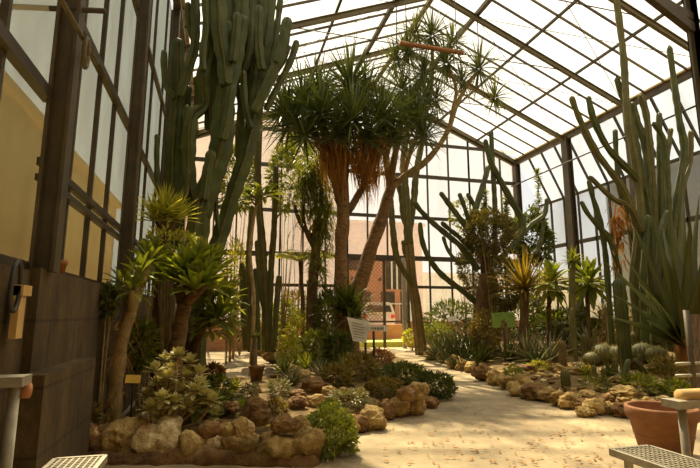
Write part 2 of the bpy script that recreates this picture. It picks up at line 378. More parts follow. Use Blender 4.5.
# ------------------------------------------------------------------ masonry plinths
mb = MB(); mb.box((-1.75, 3.77, -.05), (XL, YB, 1.62)); struct('wall_left', mb, M['plinth'])
mb = MB(); mb.box((-1.75, -2.2, -.05), (XL - .06, 3.77, 1.60)); struct('wall_left.001', mb, M['plinth'])
mb = MB(); mb.box((XL, 3.6, -.05), (-1.06, 4.95, .92)); struct('trim_1', mb, M['plinth'])
mb = MB(); mb.box((XL, YB, -.05), (4.95, YB + .25, 1.05)); struct('wall_back', mb, M['brick'])
mb = MB(); mb.box((7.55, YB, -.05), (XW + .2, YB + .25, 1.05)); struct('wall_back.001', mb, M['brick'])
mb = MB(); n0 = len(mb.v); prof_ = [(-1.75, -.05), (XW + .3, -.05), (XW + .3, 6.2), (XR, EAVE), (RX, RZ), (XL, EAVE), (-1.75, EAVE - .6)]
for yy in (-2.45, -2.2): mb.v += [V((x, yy, z)) for x, z in prof_]
mb.f += [tuple(range(7)), tuple(range(13, 6, -1))] + [(i, 7 + i, 7 + (i + 1) % 7, (i + 1) % 7) for i in range(7)]; mb.m += [0] * 9
struct('wall_front', mb, M['plinth'])  # unseen solid wall behind the camera, added to keep front light out
mb = MB(); mb.box((XW, -2.2, -.05), (XW + .3, YB, 1.05)); struct('wall_right', mb, M['plinth'])

# ------------------------------------------------------------------ steel frame
def ibeam(a, b, w, h, up=(0, 0, 1)):
    mb = MB(); a = V(a); b = V(b); d = (b - a).normalized(); u = V(up)
    x = d.cross(u).normalized(); y = x.cross(d)
    for s in (-1, 1): mb.bar(a + y * s * (h / 2 - .012), b + y * s * (h / 2 - .012), w, .024, 0, up)
    mb.bar(a, b, .03, h - .02, 0, up); return mb
for Y in BAYS:
    yl = Y + (1.3 if abs(Y - 9.4) < .01 else 0)
    struct('column', ibeam((XL - .02, yl, 1.6), (XL - .02, yl, EAVE), .14, .16, (1, 0, 0)), M['steel'])
    if Y > 7: struct('column', ibeam((XR, Y, 0), (XR, Y, EAVE), .3, .26, (1, 0, 0)), M['steel'])
    for xa in (XL, XR): struct('rafter', ibeam((xa, Y, EAVE - .12), (RX, Y, RZ - .12), .1, .17), M['purlin'])
for xp, wd, nm, mt in ((RX, .13, 'ridge_beam', 'purlin'), (7.45, .13, 'purlin', 'steel'), (9.2, .07, 'purlin', 'steelthin'), (11.0, .07, 'purlin', 'steelthin'), (4.75, .13, 'purlin', 'steel'), (2.9, .07, 'purlin', 'steelthin'), (1.0, .07, 'purlin', 'steelthin')):
    mb = MB(); mb.bar((xp, BAYS[0], roofz(xp) + .02), (xp, YB, roofz(xp) + .02), wd, wd); struct(nm, mb, M[mt])
for xa in (XL, XR):
    mb = MB(); mb.bar((xa, BAYS[0], EAVE), (xa, YB, EAVE), .16, .2); mb.bar((xa - (.1 if xa > 0 else -.1), BAYS[0], EAVE + .12), (xa - (.1 if xa > 0 else -.1), YB, EAVE + .12), .1, .05, 1)
    struct('gutter', mb, [M['steel'], M['gutter']])
for Y in BAYS[4:7]:
    for (a, b) in (((1.5, Y, roofz(1.5) - .1), (10.6, Y, roofz(10.6) - .1)), ((4.75, Y, roofz(4.75) - .15), (4.75, Y, roofz(1.5) - .1)), ((7.45, Y, roofz(7.45) - .15), (7.45, Y, roofz(10.6) - .1))):
        mb = MB(); mb.tube([a, b], .016, 6); struct('tie_rod', mb, M['steelthin'], smooth=True)
for k, Y in enumerate(BAYS[3:7]):
    Y2 = BAYS[k + 4]
    for (xa, xb) in ((-1.0, 4.75), (7.45, 12.8)):
        for sw in (0, 1):
            ya, yb = (Y, Y2) if sw else (Y2, Y)
            mb = MB(); mb.tube([(xa, ya, roofz(xa) - .1), (xb, yb, roofz(xb) - .1)], .009, 5); struct('brace_wire', mb, M['steelthin'], smooth=True)
# roof: one glazed field per bay and slope, with its glazing bars
for k in range(len(BAYS) - 1):
    Y0, Y1 = BAYS[k], BAYS[k + 1]
    for (xa, xb) in ((XL, RX), (RX, XR)):
        mb = MB(); mb.quad((xa, Y0, roofz(xa) + .1), (xb, Y0, roofz(xb) + .1), (xb, Y1, roofz(xb) + .1), (xa, Y1, roofz(xa) + .1))
        pane = struct('ceiling', mb, M['roofglass'])
        for q in range(1, 4):
            yy = Y0 + (Y1 - Y0) * q / 4
            mb = MB(); mb.bar((xa, yy, roofz(xa) + .06), (xb, yy, roofz(xb) + .06), .045, .06); mb.build('glazing_bar', M['purlin'] if q == 2 else M['steelthin'], pane, None, False)

WN = [0]
def window(mullions, rails, pane_q, mt, ft, wv=.05, wr=.09, a0=None):
    """one glazed bay: vertical bars and rails in one frame, its glass as a child"""
    WN[0] += 1; mb = MB()
    for a, b in mullions: mb.bar(a, b, wv, wv, 0, (0, 1, 0))
    for a, b, h in rails: mb.bar(a, b, .07, h)
    o = struct('window_%d' % WN[0], mb, M[ft]); p = MB()
    for q in pane_q: p.quad(*q)
    p.build('pane', M[mt], o, None, False)
# left wall bays
for k in range(1, len(BAYS) - 1):
    Y0, Y1 = BAYS[k], BAYS[k + 1]; x = XL - .14
    mu = [((x, Y0 + (Y1 - Y0) * q / 4, 1.6), (x, Y0 + (Y1 - Y0) * q / 4, EAVE)) for q in range(1, 4)]
    rl = [((x + .03, Y0, z), (x + .03, Y1, z), h) for z, h in (((2.92, .09),) if k == 1 else ((2.42, .06), (2.3, .05), (3.85, .08))) + ((5.6, .06),)]
    rl.append(((x, Y0, 1.64), (x, Y1, 1.64), .06))
    window(mu, rl, [((x - .03, Y0, 1.6), (x - .03, Y1, 1.6), (x - .03, Y1, EAVE + .1), (x - .03, Y0, EAVE + .1))], 'leftglass', 'steelthin', .045)
# right wall bays: sloping upper lights outside the columns, upright glass below
for k in range(2, len(BAYS) - 1):
    Y0, Y1 = BAYS[k], BAYS[k + 1]
    mu = []
    for q in range(0, 4):
        yy = Y0 + (Y1 - Y0) * q / 4
        mu += [((XR + .1, yy, EAVE), (XW, yy, 6.25)), ((XW, yy, 6.25), (XW, yy, 1.05))]
    rl = [((XW, Y0, 6.25), (XW, Y1, 6.25), .1), ((XW, Y0, 4.25), (XW, Y1, 4.25), .16), ((XW, Y0, 2.4), (XW, Y1, 2.4), .12), ((XW, Y0, 1.1), (XW, Y1, 1.1), .1)]
    window(mu, rl, [((XW + .04, Y0, 1.05), (XW + .04, Y1, 1.05), (XW + .04, Y1, 6.25), (XW + .04, Y0, 6.25)), ((XW + .04, Y0, 6.25), (XW + .04, Y1, 6.25), (XR + .1, Y1, EAVE + .08), (XR + .1, Y0, EAVE + .08))], 'sideglass', 'steelthin', .07)
mb = MB(); mb.tube([(12.7, 7, 7.1), (12.7, YB, 7.1)], .03, 8); struct('trim_2', mb, M['steelthin'], smooth=True)
# gable wall at the back: three glazed bays beside and above the gate
def gable(x0, x1, zb):
    mu = []; n = max(1, round((x1 - x0) / .88)); pl = []
    for q in range(n + 1):
        x = x0 + (x1 - x0) * q / n; mu.append(((x, YB + .06, zb), (x, YB + .06, roofz(min(max(x, XL), XR)))))
        if q: xa = x0 + (x1 - x0) * (q - 1) / n; pl.append(((xa, YB + .1, zb), (x, YB + .1, zb), (x, YB + .1, roofz(min(x, XR)) + .05), (xa, YB + .1, roofz(xa) + .05)))
    rl = [((x0, YB, z), (x1, YB, z), h) for z, h in ((3.65, .2), (5.4, .14), (7.25, .16), (8.75, .14), (2.45, .12)) if z > zb]
    window(mu, rl, pl, 'backglass', 'steelthin', .065)
gable(XL, 2.2, 1.05); gable(2.2, 4.95, 1.05); gable(4.95, 7.55, 3.6); gable(7.55, 10.6, 1.05); gable(10.6, XR, 1.05)
mb = MB(); mb.bar((XL, YB - .05, EAVE), (RX, YB - .05, RZ), .12, .16); mb.bar((RX, YB - .05, RZ), (XR, YB - .05, EAVE), .12, .16); struct('trim_3', mb, M['purlin'])
# open steel gate with diamond mesh, one leaf
mb = MB(); gx0, gx1, gz = 4.95, 7.55, 3.6
for x in (gx0, 6.5, gx1): mb.box((x - .05, YB - .03, 0), (x + .05, YB + .07, gz))
mb.box((gx0, YB - .02, 1.0), (gx1, YB + .04, 1.07)); mb.box((gx0, YB - .02, gz - .1), (gx1, YB + .06, gz))
door = struct('door_1', mb, M['steel'])
mb = MB(); st = .16; x = gx0 - gz
while x < gx1:
    for s in (1, -1):
        z0, z1 = 1.05, gz; xa, xb = (x, x + (z1 - z0)) if s > 0 else (x + (z1 - z0), x)
        t0 = 0; t1 = 1
        for t_lim in ((gx0, 0), (6.5, 1)):
            if xb != xa:
                t = (t_lim[0] - xa) / (xb - xa)
                if (xb > xa) == (t_lim[1] == 0): t0 = max(t0, t)
                else: t1 = min(t1, t)
        if t1 > t0 + .01: mb.bar((xa + (xb - xa) * t0, YB + .03, z0 + (z1 - z0) * t0), (xa + (xb - xa) * t1, YB + .03, z0 + (z1 - z0) * t1), .02, .02)
    x += st
mb.build('diamond_mesh', M['rust'], door, None, False)
p = at(404, 300, 18.4); mb = MB(); mb.box((p.x - .07, 18.33, 0), (p.x + .07, 18.47, 3.6)); struct('trim_4', mb, M['galv'])
# near column with its bracket on the right, beside the entrance
p = at(697, 60, 5.2); mb = ibeam((p.x, 5.2, 0), (p.x, 5.2, 6.4), .2, .22); struct('column', mb, M['steel'])
mb = MB(); q = at(650, -4, 5.2); mb.bar((p.x, 5.2, at(690, 18, 5.2).z), q, .09, .12); mb.bar((p.x, 5.2, 5.6), (p.x - 3.2, 5.2, 7.4), .1, .14); struct('trim_5', mb, M['steel'])

# ================================================================== outside, beyond the gate
t = thing('brick_building', 'red brick building seen through the open steel gate', 'building', (11, 29, 0))
mb = MB(); mb.box((4.6, 29, -.09), (12.6, 29.9, 7.0)); mb.build('wall', M['brick'], t, None, False)
mb = MB(); mb.box((4.4, 28.8, 7.0), (12.8, 29.95, 7.2)); mb.build('roof_coping', M['brick'], t, None, False)
for x in (5.4, 7.0, 8.6, 10.2, 11.5):
    mb = MB(); mb.box((x - .45, 28.94, .5), (x + .45, 29.02, 2.75)); mb.build('window', M['darkwin'], t, None, False)
mb = MB(); mb.box((6.9, 28.93, 4.05), (9.2, 29.02, 4.65)); mb.build('window', M['darkwin'], t, None, False)
mb = MB(); mb.box((10.1, 28.93, 2.9), (11.4, 29.02, 4.75)); wn = mb.build('window', M['darkwin'], t, None, False)
for x in (10.45, 10.8, 11.15):
    mb = MB(); mb.box((x - .05, 28.88, 2.9), (x + .05, 28.95, 4.75)); mb.build('mullion', M['signwhite'], wn, None, False)
for x in (7.9, 8.8, 9.7, 10.6):
    mb = MB(); mb.box((x - .09, 28.9, 3.42), (x + .09, 29.02, 3.62)); mb.build('vent', M['black'], t, None, False)
t = thing('railing', 'pale outdoor railing in front of the brick building', 'railing', (8.2, 28.2, 0))
mb = MB(); mb.tube([(4.4, 28.2, 1.98), (12.9, 28.2, 1.98)], .035, 8); mb.build('handrail', M['signwhite'], t)
for k in range(9):
    mb = MB(); mb.tube([(4.5 + k * 1.03, 28.2, -.09), (4.5 + k * 1.03, 28.2, 1.98)], .02, 6); mb.build('post', M['signwhite'], t)
mb = MB(); mb.box((3, 22, -.09), (14, 22.25, .86)); struct('garden_wall', mb, M['brick'])
mb = MB(); mb.box((3, 19.4, -.09), (14, 22, .2)); struct('lawn', mb, M['lawn'])
mb = MB(); mb.box((0, 22.25, -.09), (20, 29, .42)); struct('street', mb, M['pave'])
# parked car, seen from behind
cx, cy, cz = at(379, 318, 23.6).x, 23.6, .4
t = thing('car', 'silver grey hatchback parked outside beyond the gate', 'car', (cx, cy, cz))
mb = MB()
prof = [(-.86, .35), (-.9, .7), (-.88, 1.0), (-.72, 1.45), (-.55, 1.55), (.55, 1.55), (.72, 1.45), (.88, 1.0), (.9, .7), (.86, .35)]
ys = [(0, .97, 0), (.12, 1, 0), (1.0, 1, 0), (2.2, 1, 0), (2.9, .98, -.45), (3.9, .93, -.6), (4.05, .88, -.65)]
for (y, sc, dz) in ys:
    for (x, z) in prof: mb.v.append(V((cx + x * sc, cy + y, cz + (z if z < 1.01 else max(1.0, z + dz)))))
n = len(prof)
for i in range(len(ys) - 1):
    for j in range(n - 1): mb.f.append((i * n + j, i * n + j + 1, (i + 1) * n + j + 1, (i + 1) * n + j)); mb.m.append(0)
mb.f += [tuple(range(n - 1, -1, -1)), tuple(range((len(ys) - 1) * n, len(ys) * n))]; mb.m += [0, 0]
mb.build('body', M['carpaint'], t, None, False)
mb = MB(); mb.quad((cx - .7, cy - .02, cz + 1.05), (cx + .7, cy - .02, cz + 1.05), (cx + .58, cy - .02, cz + 1.38), (cx - .58, cy - .02, cz + 1.38)); mb.build('rear_window', M['carglass'], t, None, False)
for s in (-1, 1):
    mb = MB(); mb.box((cx + s * .74 - .09, cy - .03, cz + .74), (cx + s * .74 + .09, cy + .02, cz + .92)); mb.build('tail_light', M['tail'], t, None, False)
    for y in (.7, 3.3):
        mb = MB(); mb.tube([(cx + s * .95, cy + y, cz + .3), (cx + s * .72, cy + y, cz + .3)], .32, 20, tip=False); mb.build('wheel', M['black'], t)
t = thing('cream_building', 'cream rendered building beyond the right half of the back wall', 'building', (17, 30, 0))
mb = MB(); mb.box((13.2, 30, -.09), (27, 37, 3.9)); mb.build('wall', M['creamwall'], t, None, False)
mb = MB(); mb.box((13.0, 29.8, 3.9), (27.2, 37.2, 4.1)); mb.build('roof_coping', M['creamwall'], t, None, False)
t = thing('pink_building', 'tall beige pink building beyond the left half of the back wall', 'building', (2.5, 30, 0))
mb = MB(); mb.box((-2.2, 30, -.09), (7.2, 37, 13.5)); mb.build('wall', M['pinkwall'], t, None, False)
mb = MB(); mb.box((-2.4, 29.8, 13.5), (7.4, 37.2, 13.8)); mb.build('roof_coping', M['pinkwall'], t, None, False)
t = thing('grey_building', 'slate grey building standing outside the right glass wall', 'building', (20, 10, 0))
mb = MB(); mb.box((18, -4, -.09), (24, 19, 7.4)); mb.build('wall', M['greywall'], t, None, False)
mb = MB(); mb.box((17.8, -4.2, 7.4), (24.2, 19.2, 7.6)); mb.build('roof_edge', M['greywall'], t, None, False)
# house on the left of the glasshouse
t = thing('ochre_building', 'ochre rendered building standing outside the left glass wall', 'building', (-7, 8, 0))
mb = MB(); mb.box((-11, -6, -.09), (-5.2, 26, 6.6)); mb.build('wall', M['render'], t, None, False)
mb = MB(); mb.box((-11.2, -6.2, 6.6), (-4.95, 26.2, 6.8)); mb.build('roof_edge', M['render'], t, None, False)

# ================================================================== plant builders
def rvec(R, s=1): return V((R.uniform(-s, s), R.uniform(-s, s), R.uniform(-s, s)))
def rosette(mb, c, R, n, L, W, lo=-20, hi=85, droop=.35, axis=(0, 0, 1), seg=4, fold=.2, shape=0, m=0, core=.05):
    n = int(n * 1.35); W *= 1.35; L *= 1.1
    ax = V(axis).normalized(); q = ax.to_track_quat('Z', 'Y')
    for i in range(n):
        el = radians(lo + (hi - lo) * ((i + .5) / n) ** 1.0 + R.uniform(-7, 7)); az = i * 2.39996 + R.uniform(-.2, .2)
        d = q @ V((cos(el) * cos(az), cos(el) * sin(az), sin(el)))
        mb.leaf(V(c) + d * core, d, L * R.uniform(.8, 1.1), W * R.uniform(.85, 1.1), droop * R.uniform(.6, 1.4) * cos(el), seg, fold, shape=shape, m=m)
def fleshy(mb, c, R, n, L, W, lo=10, hi=85, droop=.1, thick=.02, axis=(0, 0, 1), m=0, seg=6):
    q = V(axis).normalized().to_track_quat('Z', 'Y')
    for i in range(n):
        el = radians(lo + (hi - lo) * ((i + .5) / n) + R.uniform(-6, 6)); az = i * 2.39996 + R.uniform(-.2, .2)
        d = q @ V((cos(el) * cos(az), cos(el) * sin(az), sin(el)))
        mb.blade(V(c) + d * .02, d, L * R.uniform(.82, 1.1), W * R.uniform(.85, 1.1), thick, droop * R.uniform(.3, 1.6), seg, m)
def foliage(mb, c, rx, ry, rz, R, n, L, W, droop=.4, shape=1, seg=2, up=.2, shell=.35):
    c = V(c); n = int(n * 2.4); L *= .95; W *= 1.25
    for i in range(n):
        d = rvec(R)
        while d.length > 1 or d.length < .05: d = rvec(R)
        rr = d.length; d2 = d / rr; rr = shell + (1 - shell) * rr ** .6
        rr *= .82 + .3 * noise.noise(d2 * 1.7 + c)
        p = c + V((d2.x * rx, d2.y * ry, d2.z * rz)) * rr
        o = (d2 + rvec(R, .9) + V((0, 0, up))).normalized()
        mb.leaf(p, o, L * R.uniform(.6, 1.2), W * R.uniform(.7, 1.2), droop, seg, .18, shape=shape, side=rvec(R))
def bpt(px, Y, dz=0):
    x = at(px, 330, Y).x; return V((x, Y, bz(x, Y) + dz))
def shrub(px, py, Y, wx, wy, n, L, W, m, name, label, seed, stems=6, droop=.4, shape=1, up=.25, depth=None, cat='shrub', group=None, shell=.35, sm='twig', seg=2):
    """leafy bush: stems from one root plus one mass of leaves"""
    R = random.Random(seed)
    for _ in range(90):
        c = at(px, py + .7 * wy, Y)
        if c.z > bz(c.x, Y) or Y < 4.6: break
        Y -= .08
    c = at(px, py, Y); rx = rad(2 * wx, c); rz = rad(2 * wy, c); b = V((c.x, c.y, bz(c.x, c.y) - .02))
    t = thing(name, label, cat, b, group)
    mb = MB()
    for i in range(stems):
        e = c + V((R.uniform(-.7, .7) * rx, R.uniform(-.7, .7) * (depth or rx), R.uniform(-.2, .75) * rz))
        mid = b.lerp(e, .5) + rvec(R, .08 * rx)
        limb(mb, [b + rvec(R, .03), mid, e], [max(.012, rz * .02), .008, .004], 5, 4)
    mb.build('stem', M[sm], t)
    mb = MB(); foliage(mb, c, rx, depth or rx, rz, R, n, L, W, droop, shape, seg, up, shell); mb.build('foliage', M[m], t)
    return t
def aloe(px, Y, L, n, W, m, label, seed, lo=12, hi=82, droop=.15, thick=.02, cat='succulent', group=None, dz=0, name='aloe'):
    R = random.Random(seed); b = bpt(px, Y, dz); mb = MB(); fleshy(mb, b + V((0, 0, .02)), R, n, L, W, lo, hi, droop, thick)
    return single(name, mb, M[m], label, cat, b, group)
def tuft(px, Y, L, n, W, m, label, seed, lo=35, hi=88, droop=.7, cat='plant', group=None, dz=0, name='grass_tuft'):
    R = random.Random(seed); b = bpt(px, Y, dz); mb = MB()
    for i in range(n):
        el = radians(R.uniform(lo, hi)); az = R.uniform(0, 6.28); d = V((cos(el) * cos(az), cos(el) * sin(az), sin(el)))
        mb.leaf(b + V((R.uniform(-.1, .1) * L, R.uniform(-.1, .1) * L, 0)), d, L * R.uniform(.6, 1.1), W, droop, 5, .15)
    return single(name, mb, M[m], label, cat, b, group)
def barrel(p, r, ribs, label, name='barrel_cactus', m='cactuspale', group=None, sq=.9):
    mb = MB(); prof = []
    for i in range(11):
        a = -pi / 2 + pi * i / 10; prof.append((max(.004, cos(a)), sin(a)))
    base = 0; k = ribs * 3
    for (rr, z) in prof:
        for j in range(k):
            a = 2 * pi * j / k; f = 1.0 if j % 3 == 0 else .84
            mb.v.append(p + V((r * rr * f * cos(a), r * rr * f * sin(a), r * sq * (z + .85))))
    for i in range(10):
        for j in range(k):
            j2 = (j + 1) % k; mb.f.append((i * k + j, i * k + j2, (i + 1) * k + j2, (i + 1) * k + j)); mb.m.append(0)
    t = thing(name, label, 'cactus', p, group); mb.build('body', M[m], t)
    sp = MB(); R = random.Random(int(p.x * 1000))
    for i in range(2, 10):
        for j in range(0, k, 3):
            q = mb.v[i * k + j]; d = (q - p - V((0, 0, r * .6))).normalized()
            for s in range(2): 
                o = (d + rvec(R, .8)).normalized(); sp.leaf(q, o, r * .24, r * .026, .1, 1, .1)
    sp.build('spines', M['spine'], t)['kind'] = 'stuff'; return t
def column(px, Y, hgt, r, m, label, ribs=9, group=None, spines=True, lean=0, name='columnar_cactus', deep=.78):
    b = bpt(px, Y, -.03); mb = MB(); q = cactus(mb, [b, b + V((lean * .4, 0, hgt * .5)), b + V((lean, 0, hgt))], [r * .9, r, r * .92], ribs, deep, 6)
    if not spines: return single(name, mb, [M[m], M['rib']], label, 'cactus', b, group)
    t = thing(name, label, 'cactus', b, group); mb.build('body', [M[m], M['rib']], t); sp = MB(); R = random.Random(int(px * 7))
    for i in range(int(140 * hgt / .5)):
        a = R.uniform(0, 6.28); z = R.uniform(.02, 1); d = V((cos(a), sin(a), R.uniform(-.3, .6)))
        sp.leaf(b + V((lean * z, 0, hgt * z)) + V((d.x, d.y, 0)) * r * .9, d, r * .55, r * .08, 0, 1, .1)
    sp.build('spines', M['spine'], t)['kind'] = 'stuff'; return t
def P(Y, pts):
    return [at(q[0], q[1], Y + (q[2] if len(q) > 2 else 0)) for q in pts]

# ------------------------------------------------------------------ the big candelabra euphorbia on the left
EY = 8.4
t = thing('candelabra_euphorbia', 'towering dark green candelabra euphorbia with many upright ribbed arms, beside left wall', 'cactus', bpt(190, EY))
THIN = 1.0
def arm(parent, Y, pts, wpx, ribs=5, deep=.6, m='cactus', nm='stem', sub=11, joints=.05, seed=0):
    q = P(Y, pts); rr = [THIN * rad(w_, q[0]) for w_ in (wpx if hasattr(wpx, '__len__') else [wpx])]
    if len(rr) == 1: rr = rr * 2
    mb = MB(); cactus(mb, q, rr, ribs, deep, sub, joints, seed); return mb.build(nm, [M[m], M['rib']], parent)
gb = at(190, 345, EY)
mb = MB(); cactus(mb, P(EY, [(193, 372), (194, 300), (197, 238), (203, 195)]), [rad(24, gb), rad(24, gb), rad(25, gb), rad(22, gb)], 7, .78, 8, .06); mb.build('trunk', [M['cactus'], M['rib']], t)
mb = MB(); limb(mb, P(EY, [(163, 378, .3), (165, 320, .3), (166, 255, .3), (175, 215, .3)]), [rad(24, gb), rad(22, gb), rad(18, gb), rad(12, gb)], 12, 6, .1, 3); mb.build('trunk', M['greybark'], t)
ARMS = [([(200, 215), (212, 178), (221, 150), (225, 100), (236, 50), (243, 15)], (20, 24, 24, 20, 18)), ([(198, 212), (191, 185), (189, 155), (192, 118), (204, 105, .1), (203, 77), (209, 48), (207, 22)], (13, 14, 13, 12)),
        ([(195, 300, .0), (206, 270, .1), (219, 240, .2), (233, 195, .2), (246, 156, .2), (254, 118, .2), (260, 76, .2), (267, 36, .2), (271, -12, .2)], (15, 16, 17, 17, 16, 14)),
        ([(175, 250, .3), (173, 170, .3), (176, 120, .3), (178, 80, .3), (178, 38, .3)], (15, 15, 14, 12)), ([(175, 97, .2), (167, 88, .2), (164, 70, .2), (164, 50, .2)], 6.5), ([(168, 207, .2), (159, 190, .2), (157, 165, .2), (157, 134, .2)], 5.5),
        ([(180, 96, .1), (187, 74, .1), (195, 42, .1), (195, -15, .1)], (8, 10, 9)), ([(203, 70, -.2), (203, 50, -.2), (206, 25, -.2), (204, -12, -.2)], 7), ([(226, 85, -.2), (224, 60, -.2), (220, 36, -.2), (218, -20, -.2)], (14, 17, 16)),
        ([(229, 88), (229, 55), (227, 20)], 9), ([(234, 70, .2), (237, 48, .2), (242, 22, .2), (243, -20, .2)], (12, 15, 14)), ([(228, 92, .3), (243, 66, .3), (249, 38, .3), (251, -15, .3)], (10, 13, 12)),
        ([(266, 66, .2), (274, 45, .2), (278, 20, .2), (281, -6, .2)], 6.5), ([(254, 112, -.1), (267, 86, -.1), (281, 52, -.1), (288, 17, -.1)], (9, 12, 11)), ([(266, 110), (276, 90), (291, 60), (297, 40)], (6, 7, 6.5)), ([(268, 84, .2), (283, 62, .2), (289, 45, .2)], 5.5),
        ([(268, 70, .3), (269, 45, .3), (268, 18, .3)], 6), ([(251, 128), (245, 104), (243, 70)], 7), ([(192, 124, .3), (199, 100, .3), (197, 76, .3)], 9), ([(210, 130, .2), (210, 108, .2), (213, 84, .2), (214, 40, .2), (211, -5, .2)], (10, 12, 10)), ([(220, 236, .1), (217, 218, .1), (216, 194, .1)], 4.5),
        ([(183, 215, .5), (181, 165, .5), (184, 110, .5), (187, 85, .5)], (14, 15, 11)), ([(236, 60, .5), (232, 30, .5), (233, -18, .5)], 12), ([(258, 90, .5), (262, 45, .5), (258, -15, .5)], 10), ([(182, 150, .1), (186, 130, .1), (187, 105, .1)], 7), ([(233, 62, -.3), (236, 40, -.3), (237, 12, -.3)], 9), ([(262, 70, -.1), (259, 45, -.1), (259, 5, -.1)], 9), ([(252, 125, .4), (249, 95, .4), (252, 60, .4), (256, 25, .4)], 9), ([(276, 62, -.2), (284, 44, -.2), (284, 28, -.2)], 6),
        ([(240, 172, .3), (239, 140, .3), (241, 108, .3), (238, 84, .3)], 8), ([(195, 45, .2), (189, 25, .2), (188, 2, .2)], 6), ([(210, 60, .3), (213, 35, .3), (212, -5, .3)], 8), ([(222, 140, -.3), (227, 120, -.3), (232, 85, -.3)], 10), ([(178, 210, -.1), (186, 190, -.1), (188, 168, -.1)], 7), ([(262, 60, .4), (264, 30, .4), (274, -5, .4)], 8), ([(204, 200, -.2), (207, 175, -.2), (212, 150, -.2)], 10)]
for i, (p_, w_) in enumerate(ARMS): arm(t, EY, p_, w_, 5, .47, seed=i)

# ------------------------------------------------------------------ columnar cacti of the left middle ground
t = thing('cereus_cactus', 'cluster of slender ribbed cactus columns left of the tall yucca tree', 'cactus', bpt(262, 12.5))
for i, (p_, w_) in enumerate([([(251, 352), (248, 280), (250, 236), (252, 205)], (7, 6)), ([(266, 352), (265, 305), (263, 255), (258, 190), (258, 118), (260, 90)], (8, 8, 7)), ([(268, 352, .3), (271, 269, .3), (274, 228, .3), (276, 165, .3)], (7, 6)), ([(258, 350, -.3), (257, 300, -.3), (255, 268, -.3)], 5),
                         ([(263, 305), (260, 285), (258, 262), (257, 240)], 5), ([(273, 352, -.2), (277, 300, -.2), (279, 275, -.2)], 6), ([(246, 350, .4), (243, 310, .4), (242, 262, .4)], 6)]):
    arm(t, 12.5, p_, w_, 7, .72, 'cactuspale' if i != 3 else 'cactus')

# ------------------------------------------------------------------ the tall yucca tree in the centre
TY = 11.0; gb = at(342, 300, TY)
t = thing('yucca_tree', 'tall central yucca tree with thick trunk and brown hanging leaf skirt', 'tree', bpt(342, TY))
b = bpt(342, TY, -.1); mb = MB()
limb(mb, [b, b + V((0, 0, .25))] + P(TY, [(341, 300), (341, 250), (343, 222), (343, 200), (343, 180)]), [rad(22, gb), rad(16, gb), rad(13.5, gb), rad(13, gb), rad(14, gb), rad(13, gb), rad(10, gb)], 14, 7, .2); mb.build('trunk', M['trunk'], t)
for p_, w_ in (([(342, 205), (335, 180), (327, 150), (322, 118)], (11, 9, 8)), ([(348, 212), (360, 192), (370, 170), (380, 128)], (8, 7, 7)), ([(343, 190), (346, 150), (348, 90)], (10, 9, 8)), ([(330, 165), (315, 135), (303, 112)], (8, 6)), ([(372, 165, .2), (390, 140, .3), (404, 122, .4)], (7, 6))):
    mb = MB(); limb(mb, P(TY, p_), [rad(x, gb) for x in w_], 10, 6, .2); mb.build('branch', M['bark'], t)
R = random.Random(5)
for (hx, hy, dy, n, L) in [(350, 88, 0, 95, 1.15), (322, 115, -.5, 90, 1.05), (303, 104, .3, 80, 1.1), (381, 120, -.4, 85, 1.05), (352, 122, -.8, 85, 1.0), (406, 122, .4, 75, .95), (290, 126, 0, 70, .95), (337, 135, -.7, 60, .85), (366, 98, .6, 70, 1.05), (318, 92, .7, 60, 1.0), (392, 140, -.2, 60, .85), (305, 137, -.5, 55, .85), (284, 112, .2, 60, .95), (418, 120, .2, 55, .9), (424, 138, 0, 45, .75), (368, 140, -.6, 55, .8)]:
    mb = MB(); rosette(mb, at(hx, hy, TY + dy), R, n, L, .055, -38, 86, .3, (R.uniform(-.2, .2), R.uniform(-.2, .2), 1), 4, .25); mb.build('leaf_rosette', M['yucca'], t)
mb = MB()
for i in range(900):
    hx = R.choice([R.gauss(332, 10), R.gauss(350, 15), R.gauss(372, 9)]); hx = min(392, max(310, hx)); hy = R.uniform(130, 166)
    p = at(hx, hy, TY + R.uniform(-.55, .5)); c = at(345, 150, TY); d = (p - c); d.z = 0; left = hx < 348; aim = at(341 if left else 366, 205, TY) - p; aim.normalize()
    mb.leaf(p, aim + rvec(R, .26), R.uniform(.35, 1.25) * (1.0 if 318 < hx < 380 else .7), .035, .25, 4, .2)
mb.build('dead_leaf_skirt', M['deadleaf'], t)

# ------------------------------------------------------------------ leaning dragon tree
DY = 12.2; gb = at(370, 250, DY)
t = thing('dragon_tree', 'slender leaning dragon tree whose spiky heads reach the ridge of the roof', 'tree', bpt(351, DY))
b = bpt(350, DY, -.1); mb = MB()
limb(mb, [b] + P(DY, [(351, 318), (357, 292), (370, 252), (383, 214), (391, 187)]), [rad(x, gb) for x in (20, 19, 17, 14, 12, 10)], 12, 7, .18, 4); mb.build('trunk', M['trunk'], t)
for p_, w_ in (([(390, 190), (394, 160), (401, 130), (411, 100), (424, 78)], (8, 7, 6, 5)), ([(390, 190), (387, 172), (385, 150), (392, 120), (402, 92)], (6, 5, 4)), ([(391, 188), (405, 176), (424, 163), (438, 147), (449, 128), (457, 104), (469, 82), (478, 72)], (8, 7, 6, 5, 4)), ([(449, 128), (453, 108), (456, 88), (448, 66)], (4, 3.5)),
               ([(403, 178, .2), (411, 150, .3), (425, 118, .4), (432, 80, .4), (432, 42, .4)], (6, 5, 4)), ([(469, 84), (482, 92, .3), (494, 100, .4)], (3, 3))):
    mb = MB(); limb(mb, P(DY, p_), [rad(x, gb) for x in w_], 8, 6, .12); mb.build('branch', M['twigbark'], t)
